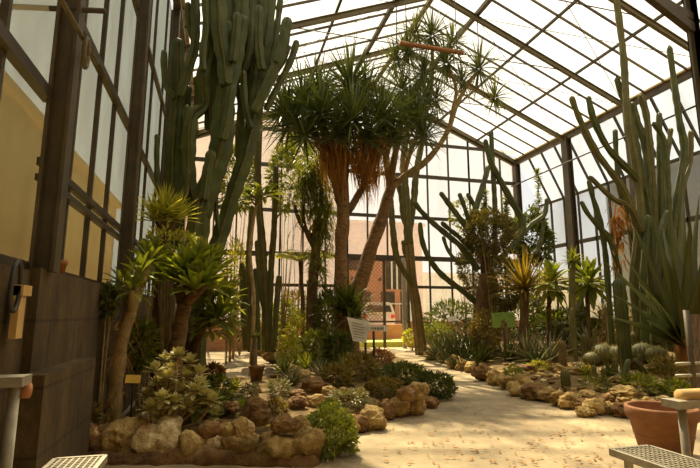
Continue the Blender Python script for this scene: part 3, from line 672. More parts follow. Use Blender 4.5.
for (hx, hy, dy, n, L) in [(432, 36, .4, 70, .8), (479, 69, 0, 65, .8), (495, 98, .4, 48, .6), (408, 52, .3, 60, .75), (446, 64, 0, 55, .75), (424, 76, 0, 65, .75), (402, 90, 0, 65, .8), (462, 82, .2, 40, .6), (412, 108, .3, 60, .7), (425, 98, -.4, 55, .7), (418, 116, .1, 55, .7), (436, 100, .3, 45, .6), (416, 34, .5, 50, .6), (452, 44, .4, 50, .65), (396, 62, .5, 55, .7)]:
    mb = MB(); rosette(mb, at(hx, hy, DY + dy), R, n, L * 1.2, .042, -60, 86, .75, (R.uniform(-.25, .25), 0, 1), 5, .2); mb.build('leaf_rosette', M['drac'], t)
mb = MB()
for i in range(90):
    hx, hy = R.choice([(394, 150), (400, 130), (390, 165), (408, 115)]); p = at(hx + R.gauss(0, 6), hy + R.uniform(-8, 12), DY + R.uniform(-.3, .3)); mb.leaf(p, V((0, 0, -1)) + rvec(R, .35), R.uniform(.4, .9), .03, .2, 3, .2)
mb.build('dead_leaf_skirt', M['deadleaf'], t)

# ------------------------------------------------------------------ pale cereus by the gate
CY = 15.3
t = thing('cereus_cactus', 'tall pale olive cereus with corky trunk beside the path near the gate', 'cactus', bpt(421, CY))
b = bpt(421, CY, -.1)
mb = MB(); gb = at(413, 280, CY); cactus(mb, [b] + P(CY, [(416, 305), (412, 280), (409, 240)]), [rad(12, gb), rad(10, gb), rad(9, gb)], 6, .8, 6); mb.build('trunk', [M['cactuswood'], M['rib']], t)
for i, (p_, w_) in enumerate([([(409, 245), (406, 200), (404, 160), (407, 125)], (9, 8, 7)), ([(409, 235, .2), (414, 200, .2), (416, 175, .2), (424, 130, .2)], (6, 7, 6)), ([(413, 286, -.1), (407, 276, -.1), (397, 258, -.1), (393, 230, -.1), (390, 195, -.1), (387, 160, -.1)], (5, 6.5, 6)), ([(409, 232, .3), (403, 215, .3), (401, 195, .3), (396, 176, .3)], 5.5), ([(411, 262, .3), (406, 255, .3), (403, 240, .3)], 5)]):
    arm(t, CY, p_, w_, 6, .72, 'cactuspale')

# ------------------------------------------------------------------ branching cereus in the right centre
THIN = .78
BY = 13.0; gb = at(495, 300, BY)
t = thing('branching_cereus', 'wide branching dark cereus with arching arms in right bed centre', 'cactus', bpt(492, BY))
b = bpt(490, BY, -.1); mb = MB(); limb(mb, [b] + P(BY, [(489, 320), (490, 290), (486, 262), (480, 240)]), [rad(x, gb) for x in (22, 17, 15, 13, 10)], 11, 6, .3, 8); mb.build('trunk', M['bark'], t)
b2 = bpt(481, BY, -.1); mb = MB(); limb(mb, [b2] + P(BY - .2, [(479, 330), (482, 300), (484, 275)]), [rad(x, gb) for x in (18, 15, 12, 9)], 11, 6, .3, 9); mb.build('trunk', M['bark'], t)
for i, (p_, w_) in enumerate([([(490, 268), (512, 245), (523, 225), (511, 200), (500, 180), (491, 162), (485, 139)], (8, 9, 8, 7)), ([(494, 262, .1), (495, 212, .1), (493, 170, .1), (491, 130, .1)], (7, 7, 6)), ([(470, 245), (473, 218), (481, 192), (489, 165)], (8, 8, 7)),
                         ([(478, 245), (464, 224), (452, 208), (440, 192)], (8, 7, 6)), ([(475, 240, .2), (467, 215, .2), (463, 203, .2), (459, 193, .2)], 6), ([(482, 236, .2), (477, 212, .2), (467, 193, .2)], 6), ([(474, 252), (460, 238), (449, 229), (441, 222)], 6), ([(478, 270), (462, 248), (451, 238), (433, 223), (420, 210), (414, 201)], (8, 7, 6)),
                         ([(482, 308), (464, 292), (441, 274), (428, 256), (422, 240), (420, 222)], (8, 7, 6)), ([(510, 250), (530, 226), (544, 215), (547, 198)], (7, 6)), ([(535, 255), (541, 240), (544, 220)], 5), ([(470, 262, -.3), (458, 262, -.3), (448, 250, -.3), (443, 236, -.3)], 5)]):
    arm(t, BY, p_, w_, 6, .7, 'cactus')
shrub(489, 232, 12.6, 27, 28, 1300, .17, .05, 'olivebush', 'dry_shrub', 'dry brown twiggy bush tangled around the branching cereus', 31, 14)
def leafy_stem(px, y0, y1, Y, wpx, m, label, seed, n=330):
    R = random.Random(seed); b = bpt(px, Y); e = at(px, y0, Y); t = thing('leafy_climber', label, 'plant', b)
    mb = MB(); limb(mb, [b, b.lerp(e, .5) + V((.05, 0, 0)), e], [.03, .02, .008], 6, 6); mb.build('stem', M['twig'], t); mb = MB(); bot = at(px, y1, Y)
    for i in range(n):
        p = bot.lerp(e, R.random()); r = rad(wpx, p); mb.leaf(p + rvec(R, .2 * r), V((R.uniform(-1, 1), R.uniform(-1, 1), R.uniform(-.1, .7))), r * R.uniform(.8, 1.5), r * .5, .5, 2, .2, shape=1)
    mb.build('foliage', M[m], t)
leafy_stem(484, 190, 240, 13.5, 9, 'mid', 'leafy upright stem left of the vertical cereus arm', 41)
leafy_stem(506, 196, 245, 13.6, 9, 'mid', 'leafy upright stem right of the vertical cereus arm', 42)
leafy_stem(538, 170, 232, 14.5, 8, 'mid', 'tallest thin leafy stem before the far right corner column', 43)
shrub(530, 238, 14.0, 24, 30, 800, .2, .1, 'dark', 'leafy_shrub', 'dark green leafy shrub below the far right corner column', 44, 8)
shrub(462, 215, 16.5, 14, 22, 160, .16, .06, 'mid', 'leafy_shrub', 'thin green shrub behind the fan of cereus arms', 45, 6)

# ------------------------------------------------------------------ tall cactus clump on the right
RY = 8.6; THIN = .86
t = thing('cereus_clump', 'huge clump of tall slender cactus columns before the right wall', 'cactus', bpt(645, RY))
for i, (p_, w_) in enumerate([([(641, 352), (634, 280), (640, 200), (628, 118), (623, 52), (616, -3)], (11, 10, 9, 8)), ([(672, 350, .3), (668, 290, .3), (674, 220, .3), (684, 152, .3), (679, 118, .3), (669, 45, .3)], (10, 9, 9, 7)), ([(650, 350, .2), (652, 236, .2), (641, 171, .2), (630, 120, .2), (616, 77, .2)], (11, 10, 9, 7)),
                         ([(655, 345, -.2), (650, 270, -.2), (636, 223, -.2), (623, 189, -.2), (597, 153, -.2), (580, 120, -.2), (571, 96, -.2)], (9, 9, 8, 7)), ([(644, 190), (633, 175), (608, 148), (594, 120), (588, 96)], (8, 8, 7)), ([(640, 260, .3), (622, 200, .3), (617, 166, .3), (615, 129, .3)], 6), ([(642, 232, -.3), (630, 208, -.3), (612, 198, -.3), (589, 176, -.3)], (7, 7, 5)),
                         ([(612, 345), (606, 260), (600, 222), (592, 195), (588, 180)], (7, 7, 5)), ([(625, 300, -.3), (612, 245, -.3), (600, 228, -.3), (588, 214, -.3), (581, 201, -.3)], (7, 7, 5)), ([(648, 350, .4), (655, 260, .4), (652, 180, .4), (647, 120, .4), (640, 94, .4)], (10, 9, 8)), ([(661, 350, .5), (661, 240, .5), (660, 160, .5), (659, 112, .5)], (9, 8, 7)),
                         ([(668, 345), (667, 250), (668, 195), (664, 143), (653, 122)], (9, 8, 7)), ([(680, 345, .4), (676, 260, .4), (682, 190, .4), (690, 160, .4), (691, 130, .4)], (9, 8, 6)), ([(645, 345, -.3), (643, 290, -.3), (646, 240, -.3), (648, 215, -.3)], 8), ([(658, 345, -.4), (657, 290, -.4), (660, 240, -.4), (668, 210, -.4)], 8), ([(660, 190, .5), (668, 150, .5), (671, 128, .5)], 6), ([(655, 300, .5), (645, 220, .5), (647, 160, .5), (636, 118, .5), (632, 102, .5)], 8)]):
    arm(t, RY, p_, w_, 6, .68, 'cactus' if i % 3 else 'cactuspale', joints=.07, seed=i)
b = bpt(645, RY); mb = MB()
for i in range(140):
    p = at(R.gauss(619, 4), R.gauss(222, 9) if i % 3 else R.uniform(215, 270), RY - .3); mb.leaf(p, V((0, 0, -1)) + rvec(R, .6), R.uniform(.15, .35), .06, .2, 2, .2)
mb.build('withered_growth', M['deadleaf'], t)
# ------------------------------------------------------------------ furcraea with long grey-green blades, right foreground
FY = 7.2; R = random.Random(77); c = at(684, 345, FY); b = V((c.x, c.y, bz(c.x, c.y) - .03))
t = thing('giant_agave', 'large agave with very long upright blades on short trunk at right edge', 'succulent', b)
mb = MB(); limb(mb, [b, b.lerp(c, .5), c + V((0, 0, .1))], [.15, .17, .12], 12, 4, .2); mb.build('trunk', M['deadleaf'], t)
mb = MB()
for (tx, ty, dy) in [(609, 266, -.2), (618, 298, -.4), (641, 243, -.2), (633, 225, .4), (650, 208, .0), (655, 300, -.7), (668, 195, -.1), (683, 190, .2), (690, 215, -.4), (699, 200, 0), (640, 285, -.6), (672, 260, -.8), (662, 225, .6), (712, 230, .1), (720, 250, -.3), (730, 290, -.3), (628, 262, .5), (675, 230, .7), (704, 260, -.7), (612, 318, 0), (745, 310, .3), (648, 322, -.8)]:
    e = at(tx, ty, FY + dy); d = e - c; mb.blade(c + d.normalized() * .05, d + V((0, 0, .05 * d.length)), d.length * 1.02, .27, .02, .1, 8, side=d.cross(V((-.35, -.8, .5))))
mb.build('leaf_rosette', M['agave'], t)

# ================================================================== rocks edging the beds
ORD = ['first', 'second', 'third', 'fourth', 'fifth', 'sixth', 'seventh', 'eighth', 'ninth', 'tenth', 'eleventh', 'twelfth', 'thirteenth', 'fourteenth', 'fifteenth', 'sixteenth', 'seventeenth', 'eighteenth', 'nineteenth', 'twentieth',
       'twenty-first', 'twenty-second', 'twenty-third', 'twenty-fourth', 'twenty-fifth', 'twenty-sixth', 'twenty-seventh', 'twenty-eighth', 'twenty-ninth', 'thirtieth', 'thirty-first', 'thirty-second', 'thirty-third', 'thirty-fourth', 'thirty-fifth', 'thirty-sixth', 'thirty-seventh', 'thirty-eighth', 'thirty-ninth', 'fortieth']
_bm = bmesh.new(); bmesh.ops.create_icosphere(_bm, subdivisions=4, radius=1); _iv = [v.co.copy() for v in _bm.verts]; _if = [tuple(v.index for v in f.verts) for f in _bm.faces]; _bm.free()
def rock(c, sx, sy, sz, seed, m, label, group, rough=.28, name='rock'):
    mb = MB(); o = V((seed * 3.7, seed * 1.3, seed * 2.1)); c = V(c); rz = seed * 1.7
    for v in _iv:
        d = 1 + rough * 1.3 * noise.noise(v * 1.1 + o) + rough * .7 * noise.noise(v * 2.6 + o) + rough * .45 * noise.noise(v * 6 + o) + rough * .22 * noise.noise(v * 13 + o)
        d -= rough * .5 * abs(noise.noise(v * 1.9 - o))
        q = v * d; q = V((q.x * cos(rz) - q.y * sin(rz), q.x * sin(rz) + q.y * cos(rz), q.z))
        mb.v.append(c + V((q.x * sx, q.y * sy, max(q.z * sz, -sz * .8))))
    mb.f = list(_if); mb.m = [0] * len(_if)
    return single(name, mb, M[m], label, 'rock', c - V((0, 0, sz * .8)), group)
def rock_px(px, py_top, py_bot, wpx, m, label, group, seed, z=0.0, rough=.28):
    g = ground(px, py_bot, z); h = rad(2 * (py_bot - py_top), g) * 1.02; r = rad(wpx, g)
    return rock(g + V((0, r * .7, h * .45)), r, r * .8, h * .56, seed, m, label, group, rough)
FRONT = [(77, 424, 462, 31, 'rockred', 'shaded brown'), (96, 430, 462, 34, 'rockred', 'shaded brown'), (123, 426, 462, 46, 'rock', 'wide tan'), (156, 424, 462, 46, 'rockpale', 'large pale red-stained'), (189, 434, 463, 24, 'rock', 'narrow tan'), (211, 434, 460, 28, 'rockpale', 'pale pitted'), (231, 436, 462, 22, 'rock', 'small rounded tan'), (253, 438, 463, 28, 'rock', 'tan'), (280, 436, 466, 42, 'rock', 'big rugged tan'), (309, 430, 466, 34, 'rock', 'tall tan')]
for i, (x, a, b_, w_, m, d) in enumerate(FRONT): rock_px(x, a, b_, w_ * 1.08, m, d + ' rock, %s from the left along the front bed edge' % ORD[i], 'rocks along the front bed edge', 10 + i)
mb = MB(); pts = [ground(x, y) for x, y in ((60, 463), (110, 465), (160, 466), (210, 466), (260, 467), (318, 468))]
limb(mb, [p + V((0, .12, .0)) for p in pts], .1, 8, 6, .5); struct('trim_6', mb, M['rockred'], smooth=True)
BACK = [(208, 424, 440, 24, 'rockred', 'flat brown'), (226, 425, 438, 20, 'rock', 'low tan'), (257, 403, 427, 30, 'rockred', 'big round brown'), (240, 420, 438, 18, 'rock', 'knobbly tan'), (284, 418, 434, 26, 'rockred', 'broad dark brown'), (222, 388, 404, 24, 'rockred', 'reddish'), (300, 418, 432, 22, 'rock', 'angular tan'), (246, 420, 436, 16, 'rockpale', 'small pale'), (232, 402, 414, 16, 'rockred', 'small dull')]
for i, (x, a, b_, w_, m, d) in enumerate(BACK): rock_px(x, a, b_, w_, m, d+ ' rock on the soil inside the front left bed', 'rocks on the soil of the front bed', 30 + i, .26)
ISL = [(351, 417, 436, 24, 'rock', 'low brown'), (376, 410, 432, 27, 'rock', 'big boulder-like tan'), (362, 418, 434, 18, 'rockred', 'dull brown'), (374, 400, 414, 15, 'rock', 'small tan'), (387, 402, 421, 18, 'rockred', 'narrow brown'), (401, 400, 418, 20, 'rock', 'round tan'), (418, 397, 416, 22, 'rock', 'broad tan'), (433, 398, 409, 16, 'rockred', 'end-most small brown'), (422, 384, 400, 20, 'rock', 'upper rounded tan'), (409, 388, 402, 17, 'rockred', 'upper dull')]
for i, (x, a, b_, w_, m, d) in enumerate(ISL): rock_px(x, a, b_, w_ * 1.1, m, d + ' rock, %s along the island edge by the sandy path' % ORD[i], 'rocks along the island edge', 50 + i, .0 if b_ > 405 else .22)
MIDR = [(316, 379, 394, 30, 'rockred', 'long brown'), (303, 370, 383, 20, 'rock', 'tan'), (331, 388, 398, 18, 'rock', 'flat tan'), (275, 352, 364, 22, 'rockred', 'big brown far'), (262, 346, 356, 14, 'rock', 'far rounded'), (288, 364, 373, 18, 'rock', 'far tan'), (232, 333, 341, 12, 'rock', 'pale round path-side'), (345, 390, 402, 22, 'rockred', 'low dark'), (318, 396, 408, 22, 'rock', 'sunlit tan'), (298, 398, 410, 20, 'rockred', 'dull middle')]
for i, (x, a, b_, w_, m, d) in enumerate(MIDR): rock_px(x, a, b_, w_, m, d + ' rock among the plants of the centre island', 'rocks among the island plants', 70 + i, bz(*ground(x, b_, .2).xy))
RE = [(434, 351, 360, 13), (447, 352, 363, 14), (457, 357, 369, 15), (466, 360, 371, 14), (473, 362, 373, 12), (488, 366, 382, 19), (499, 370, 386, 15), (511, 377, 390, 17), (526, 378, 397, 24), (540, 386, 401, 22), (552, 389, 403, 16), (563, 394, 407, 18), (576, 395, 410, 22), (588, 400, 412, 15), (601, 400, 416, 20), (614, 403, 415, 15), (590, 409, 418, 18), (627, 404, 418, 18), (640, 403, 416, 16), (655, 400, 412, 16)]
for i, (x, a, b_, w_) in enumerate(RE): rock_px(x, a, b_, w_ * 1.15, ('rock', 'rockred', 'rock', 'rock')[i % 4], '%s rough rock, %s from the gate end along the right bed edge' % (('tan', 'brown', 'tan', 'tan')[i % 4], ORD[i]), 'rocks along the right bed edge', 90 + i, .0, .34)
R = random.Random(12)
n = 0
for i in range(260):
    px = R.uniform(440, 680); py = 372 + (px - 470) * .16 + R.uniform(-18, 9)
    if px > 630: py = R.uniform(382, 400)
    g = ground(px, py, .2)
    if pdist(g.x, g.y, BED_R) < .15 or n >= 120: continue
    s = R.uniform(.035, .085) * (2 if i % 7 == 0 else 1); rock(V((g.x, g.y, bz(g.x, g.y) + s * .3)), s * 1.25, s, s * .6, 130 + i, R.choice(['rock', 'rockred', 'rock', 'rockpale']), 'small rough stone strewn on the soil of the right bed', 'stones strewn in the right bed', .34, 'stone'); n += 1
for i in range(16):
    px = R.uniform(195, 300); g = ground(px, R.uniform(372, 425), .24)
    if pdist(g.x, g.y, BED_L) < .1: continue
    s = R.uniform(.04, .1); rock(V((g.x, g.y, bz(g.x, g.y) + s * .3)), s * 1.25, s, s * .6, 230 + i, R.choice(['rock', 'rockred']), 'small stone strewn on the soil of the left bed', 'stones strewn in the left bed', .34, 'stone')
# fallen dry leaves on the sand: nobody could count them
mb = MB()
for i in range(420):
    px, py = R.uniform(380, 660), R.uniform(395, 468); g = ground(px, py)
    if pdist(g.x, g.y, BED_R) > -.05 or pdist(g.x, g.y, BED_L) > -.05: continue
    a = R.uniform(0, 6.28); mb.leaf(g + V((0, 0, .014)), V((cos(a), sin(a), R.uniform(0, .15))), R.uniform(.03, .09), R.uniform(.015, .035), .1, 2, .1, shape=1)
single('leaf_litter', mb, M['deadleaf'], 'scattered dry brown leaves lying on the sandy path', 'leaves', (3, 5, 0), kind='stuff')

# ================================================================== left bed plants
def rosette_shrub(name, label, seed, Y, trunk, tw, heads, L, W, n, m, tm='trunk', hi=80, lo=-25, droop=.5, shape=1, cat='shrub', dead=0):
    R = random.Random(seed); b0 = at(trunk[0][0], trunk[0][1], Y); b = V((b0.x, Y, bz(b0.x, Y)))
    t = thing(name, label, cat, b); q = P(Y, trunk); mb = MB(); limb(mb, [b - V((0, 0, .05))] + q[(1 if q[0].z < b.z + .1 else 0):], [rad(x, q[0]) for x in tw], 10, 6, .25, seed); mb.build('trunk', M[tm], t)
    for h in heads:
        c = at(h[0], h[1], Y + h[2]); mb = MB(); src = q[-1] if len(h) < 4 else at(h[3][0], h[3][1], Y)
        if (src - c).length > .06: limb(mb, [src, src.lerp(c, .5) + V((0, 0, -.02)), c], [rad(tw[-1], c) * .8, rad(tw[-1], c) * .5], 7, 4, .2); mb.build('branch', M[tm], t); mb = MB()
        rosette(mb, c, R, n, L, W, lo, hi, droop, (R.uniform(-.3, .3), R.uniform(-.3, .1), 1), 4, .2, shape); mb.build('leaf_rosette', M[m], t)
    if dead:
        mb = MB()
        for i in range(dead):
            k = R.random() * (len(q) - 1); j = int(k); p = q[j].lerp(q[min(j + 1, len(q) - 1)], k - j) + rvec(R, .1); mb.leaf(p, V((R.uniform(-1, 1), R.uniform(-1, 1), R.uniform(-.8, .3))), R.uniform(.12, .4), .014, .5, 3, .1)
        mb.build('dry_stalks', M['deadleaf'], t)
    return t
rosette_shrub('succulent_tree', 'leafy succulent with thick leaning trunk bristling with dry stalks against the left plinth', 201, 5.8, [(113, 402), (117, 370), (123, 335), (131, 312)], (20, 15, 14, 12), [(124, 286, .1), (138, 276, -.1), (149, 262, .2), (132, 292, -.2)], .21, .05, 16, 'mid', 'twig', dead=150)
rosette_shrub('succulent_tree', 'bright green rosette plant on brown forked trunk before the grey euphorbia trunk', 202, 6.6, [(176, 355), (180, 330), (184, 305)], (17, 15, 13), [(186, 276, 0), (200, 268, .2), (204, 286, -.1), (176, 285, .15), (212, 272, .3), (195, 292, -.2)], .36, .075, 26, 'bright', 'trunk', lo=5)
rosette_shrub('succulent_tree', 'dark leafy rosette plant just right of the bright rosette plant', 203, 7.6, [(192, 360), (199, 335), (212, 310)], (11, 9, 7), [(212, 292, 0), (224, 302, .2), (205, 310, 0), (220, 320, -.2), (210, 330, -.2)], .36, .08, 24, 'mid', 'bark')
rosette_shrub('succulent_tree', 'pale lime rosette plant highest on the left, touching the glass', 204, 7.4, [(158, 345), (156, 300), (160, 260), (165, 235)], (9, 8, 7, 6), [(165, 214, 0), (156, 222, .1), (176, 220, .1)], .38, .05, 34, 'lime', 'bark', lo=0, hi=85, droop=.35, shape=0)
shrub(172, 246, 7.3, 32, 17, 300, .1, .035, 'lime', 'flowering_shrub', 'straggly yellow-flowered shrub below the pale lime rosettes', 205, 12)
shrub(154, 262, 7.0, 12, 16, 90, .2, .07, 'bright', 'leafy_shrub', 'fresh green leafy shrub between column and grey trunk', 206, 5)
shrub(142, 345, 6.6, 10, 26, 120, .16, .06, 'bright', 'leafy_shrub', 'bright green low shrub beside the dark gap at the plinth', 207, 6)
shrub(108, 302, 5.6, 6, 14, 70, .12, .045, 'dark', 'leafy_shrub', 'small dark leafy shrub hanging against the plinth wall', 208, 5)
tuft(118, 5.6, .26, 70, .016, 'deadleaf', 'dry straw-coloured grass tuft at foot of the leaning succulent', 209, 15, 80)
shrub(90, 420, 5.4, 8, 14, 120, .1, .03, 'brownbush', 'dry_shrub', 'withered brown plant in the corner by the plinth', 210, 8)
# silver jade shrub in the foreground
R = random.Random(211); JY = 5.35; b = bpt(172, JY); t = thing('jade_shrub', 'silvery branching succulent shrub with pale rosettes behind the big stained rock', 'succulent', b)
heads = [(178, 357), (166, 362), (190, 364), (155, 372), (172, 372), (186, 378), (200, 374), (158, 384), (170, 386), (181, 392), (195, 392), (149, 396), (163, 400), (176, 404), (205, 398), (212, 402), (188, 408), (150, 410), (200, 386), (168, 378), (216, 416), (160, 414)]
for hx, hy in heads:
    dy = R.uniform(-.3, .3); c = at(hx, hy, JY + dy); mb = MB(); mid = b.lerp(c, .55) + V((0, 0, -.05)) + rvec(R, .05); limb(mb, [b, mid, c], [.022, .014, .009], 6, 5, .1); mb.build('branch', M['twig'], t)
    mb = MB(); rosette(mb, c, R, 18, .11, .055, -15, 80, .1, (R.uniform(-.5, .5), R.uniform(-.7, .1), 1), 3, .1, 1, core=.005); mb.build('leaf_rosette', M['silver'], t)
rosette_shrub('aeonium', 'olive aeonium with open flat rosettes right of the silver jade shrub', 212, 5.6, [(205, 425), (206, 412)], (6, 5), [(203, 400, 0), (214, 408, .1), (196, 410, -.1)], .15, .05, 26, 'mid', 'twig')
shrub(217, 383, 6.6, 12, 7, 200, .07, .03, 'dark', 'groundcover', 'dark rounded clump of small leaves behind the reddish rock', 213, 6)
shrub(214, 372, 7.2, 9, 6, 90, .1, .05, 'reddish', 'groundcover', 'reddish purple succulent clump beside the left sandy path', 214, 5)
aloe(236, 7.3, .14, 22, .04, 'lime', 'small yellow-green rosette between the brown rocks and flower pot', 215)
shrub(249, 394, 7.0, 9, 9, 110, .07, .025, 'greyaloe', 'groundcover', 'grey-green fine clump left of the little flower pot', 216, 5)
shrub(279, 388, 7.2, 10, 9, 90, .09, .03, 'greyaloe', 'groundcover', 'blue-grey clump right of the little flower pot', 217, 5)
aloe(294, 7.4, .26, 24, .035, 'greyaloe', 'pale grey-blue rosette near the middle of the left bed', 218)
shrub(240, 409, 5.9, 14, 8, 160, .07, .025, 'mid', 'groundcover', 'low olive mat left of the big round brown rock', 219, 5)
shrub(276, 408, 6.2, 12, 8, 150, .07, .025, 'brownbush', 'groundcover', 'low brownish mat right of the big round brown rock', 220, 5)
shrub(226, 396, 6.2, 9, 6, 90, .07, .03, 'dark', 'groundcover', 'low dark mat above the reddish rock', 221, 5)
# bright ground cover spilling over the edge at the path corner
shrub(330, 430, 4.85, 29, 29, 1300, .045, .032, 'bright', 'groundcover', 'bright green ground cover spilling onto the path corner', 222, 12, .7, 1, .0, .5)
# small flower pot with pale stem
p = bpt(258, 7.9, 0); t = thing('flower_pot', 'small brown clay pot holding a pale bottle-shaped stem, in left bed', 'flower pot', p)
mb = MB(); mb.lathe(p, [(.005, .0), (.085, 0), (.115, .19), (.128, .19), (.128, .235), (.112, .235), (.1, .2), (.005, .2)], 20); mb.build('pot', M['rockred'], t)
mb = MB(); limb(mb, [p + V((-.05, 0, .19)), p + V((-.05, 0, .4)), p + V((-.04, 0, .66))], [.06, .05, .035], 9, 5); mb.build('stem', M['greybark'], t)
mb = MB(); fleshy(mb, p + V((-.04, 0, .66)), R, 9, .1, .03, 20, 80); mb.build('leaf_tuft', M['mid'], t)

# ================================================================== trees and shrubs of the left middle ground
shrub(237, 178, 14.5, 19, 40, 420, .26, .07, 'mid', 'leafy_tree', 'loose light-green tree behind the leaning euphorbia arm', 301, 8, cat='tree')
shrub(286, 178, 14.8, 20, 40, 420, .26, .07, 'mid', 'leafy_tree', 'light-green leafy tree between cactus columns and yucca tree', 302, 8, cat='tree')
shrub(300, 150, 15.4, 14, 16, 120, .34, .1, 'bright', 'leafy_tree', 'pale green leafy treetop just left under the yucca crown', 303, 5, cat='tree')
rosette_shrub('leafy_tree', 'thin sapling with spreading whorl of leaves in front of cactus columns', 304, 11.0, [(252, 350), (254, 300), (250, 250), (256, 206)], (5, 4, 4, 3), [(256, 200, 0), (249, 196, .1), (264, 197, -.1)], .42, .09, 14, 'mid', 'twig', lo=-5, hi=50)
# drooping tree left of the yucca trunk
R = random.Random(305); WY = 12.6; b = bpt(313, WY); gb = at(313, 300, WY); t = thing('drooping_tree', 'dark fine-leaved drooping tree just left of the yucca trunk', 'tree', b)
mb = MB(); limb(mb, [b - V((0, 0, .1))] + P(WY, [(312, 320), (313, 280), (316, 250), (317, 220)]), [rad(x, gb) for x in (15, 12, 11, 10, 8)], 10, 6, .2, 3); mb.build('trunk', M['bark'], t)
for p_ in ([(316, 250), (308, 236), (303, 215), (304, 180)], [(317, 225), (322, 200), (318, 165)], [(316, 245), (324, 230), (329, 205)], [(312, 238), (300, 222), (294, 205)]):
    mb = MB(); limb(mb, P(WY, p_), [rad(6, gb), rad(3, gb)], 7, 5, .2); mb.build('branch', M['bark'], t)
mb = MB()
for (cx_, cy_, rx_, ry_, n_) in [(316, 196, 17, 30, 760), (308, 178, 13, 22, 420), (325, 222, 10, 28, 400), (320, 165, 12, 15, 280), (318, 262, 11, 24, 260)]:
    for i in range(n_):
        p = at(cx_ + R.gauss(0, rx_ * .5), cy_ + R.gauss(0, ry_ * .5), WY + R.uniform(-.5, .5)); mb.leaf(p, V((R.uniform(-.6, .6), R.uniform(-.6, .6), R.uniform(-.9, .4))), R.uniform(.22, .42), .045, .9, 3, .2)
mb.build('foliage', M['mid'], t)
# arching fern fronds
def frond(mb, a, d, L, R, n=22, lw=.05, ll=.3, droop=1.3):
    p = V(a); d = V(d).normalized(); pts = [p.copy()]
    for i in range(n):
        p = p + d * (L / n); d = (d + V((0, 0, -droop / n))).normalized(); pts.append(p.copy())
        sd = d.cross(V((0, 0, 1))).normalized(); k = sin(pi * min(1, .12 + i / n * .9))
        for s in (-1, 1): mb.leaf(p, d * .4 + sd * s + V((0, 0, -.25)), ll * k + .03, lw, .4, 2, .1, shape=1)
    mb.tube(pts, [.014 * (1 - .7 * i / n) for i in range(n + 1)], 5)
R = random.Random(306); b = bpt(303, 13.6); t = thing('fern_palm', 'small palm with arching lime fronds behind the drooping tree', 'palm', b); c = at(300, 262, 13.6)
mb = MB(); limb(mb, [b, b.lerp(c, .5) + V((.05, 0, 0)), c], [.07, .06, .05], 8, 5, .2); mb.build('trunk', M['bark'], t)
for i in range(11):
    mb = MB(); a = i * 2.4; frond(mb, c, (cos(a), sin(a), .9), R.uniform(.9, 1.25), R); mb.build('frond', M['lime'], t)
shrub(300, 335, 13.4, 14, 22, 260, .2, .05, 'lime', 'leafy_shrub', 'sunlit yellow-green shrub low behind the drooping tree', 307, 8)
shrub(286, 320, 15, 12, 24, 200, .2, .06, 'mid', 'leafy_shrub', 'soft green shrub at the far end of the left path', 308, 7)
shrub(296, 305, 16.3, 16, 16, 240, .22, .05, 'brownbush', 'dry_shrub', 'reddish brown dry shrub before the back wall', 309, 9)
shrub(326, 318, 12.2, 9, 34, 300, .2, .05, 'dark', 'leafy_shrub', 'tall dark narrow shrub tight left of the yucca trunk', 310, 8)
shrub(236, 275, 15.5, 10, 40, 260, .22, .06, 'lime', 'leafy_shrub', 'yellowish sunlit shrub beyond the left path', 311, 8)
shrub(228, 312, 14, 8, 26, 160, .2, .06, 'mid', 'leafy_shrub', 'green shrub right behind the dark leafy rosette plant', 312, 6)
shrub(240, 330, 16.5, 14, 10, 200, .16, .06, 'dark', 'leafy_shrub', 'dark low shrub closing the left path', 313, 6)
# understorey of the centre island
R = random.Random(320)
rosette_shrub('bromeliad', 'strappy dark bromeliad clump leaning on the yucca trunk', 321, 10.5, [(348, 372), (350, 340), (350, 312)], (8, 8, 7), [(349, 308, 0), (341, 314, .1), (357, 318, -.2)], .62, .05, 26, 'dark', 'bark', lo=0, hi=85, droop=.9, shape=2, cat='plant')
shrub(315, 352, 11.2, 16, 24, 360, .17, .045, 'mid', 'leafy_shrub', 'olive shrub at foot of the drooping tree', 322, 8)
shrub(338, 352, 9.9, 15, 22, 420, .16, .04, 'dark', 'leafy_shrub', 'dark shrub below the white information board', 323, 8)
shrub(360, 368, 9.2, 20, 14, 420, .11, .035, 'brownbush', 'dry_shrub', 'brownish low shrub in front of the sign post', 324, 8)
shrub(381, 358, 9.9, 13, 9, 240, .10, .04, 'reddish', 'leafy_shrub', 'rusty red-brown shrub right of the sign post', 325, 7)
shrub(336, 378, 8.6, 18, 12, 360, .11, .035, 'brownbush', 'dry_shrub', 'brown-green bush behind the long brown rock', 326, 7)
shrub(292, 352, 11.8, 14, 14, 260, .15, .04, 'lime', 'leafy_shrub', 'pale feathery shrub left of the olive shrub', 327, 7)
shrub(350, 398, 7.3, 22, 8, 420, .07, .025, 'greyaloe', 'groundcover', 'grey-green mat around the island plant label', 328, 6)
shrub(384, 388, 7.9, 20, 9, 360, .09, .03, 'brownbush', 'groundcover', 'brown-green low mat inside the island rocks', 329, 6)
shrub(404, 375, 8.8, 27, 13, 900, .08, .026, 'dark', 'groundcover', 'dark green carpet plant on the left half of island edge', 330, 6)
shrub(434, 385, 8.2, 25, 14, 1000, .075, .026, 'dark', 'groundcover', 'dark green carpet plant spilling onto the sandy path', 331, 6)
tuft(282, 12.2, 0.6, 90, .022, 'mid', 'green grassy tuft beside the far end of left cactus columns', 340)
tuft(296, 11.2, 0.5, 90, .022, 'lime', 'yellow-green grassy tuft among the island stones', 341)
tuft(328, 10.4, 0.55, 90, .022, 'mid', 'strappy tuft beside the dark shrub of the island', 342)
tuft(306, 12.6, 0.7, 90, .022, 'mid', 'tall grassy tuft at foot of the drooping tree', 343)
tuft(345, 9, 0.4, 90, .022, 'dark', 'dark tuft before the information board', 344)
aloe(368, 8.9, .3, 26, .04, 'reddish', 'reddish aloe rosette between two brown bushes of the island', 332)
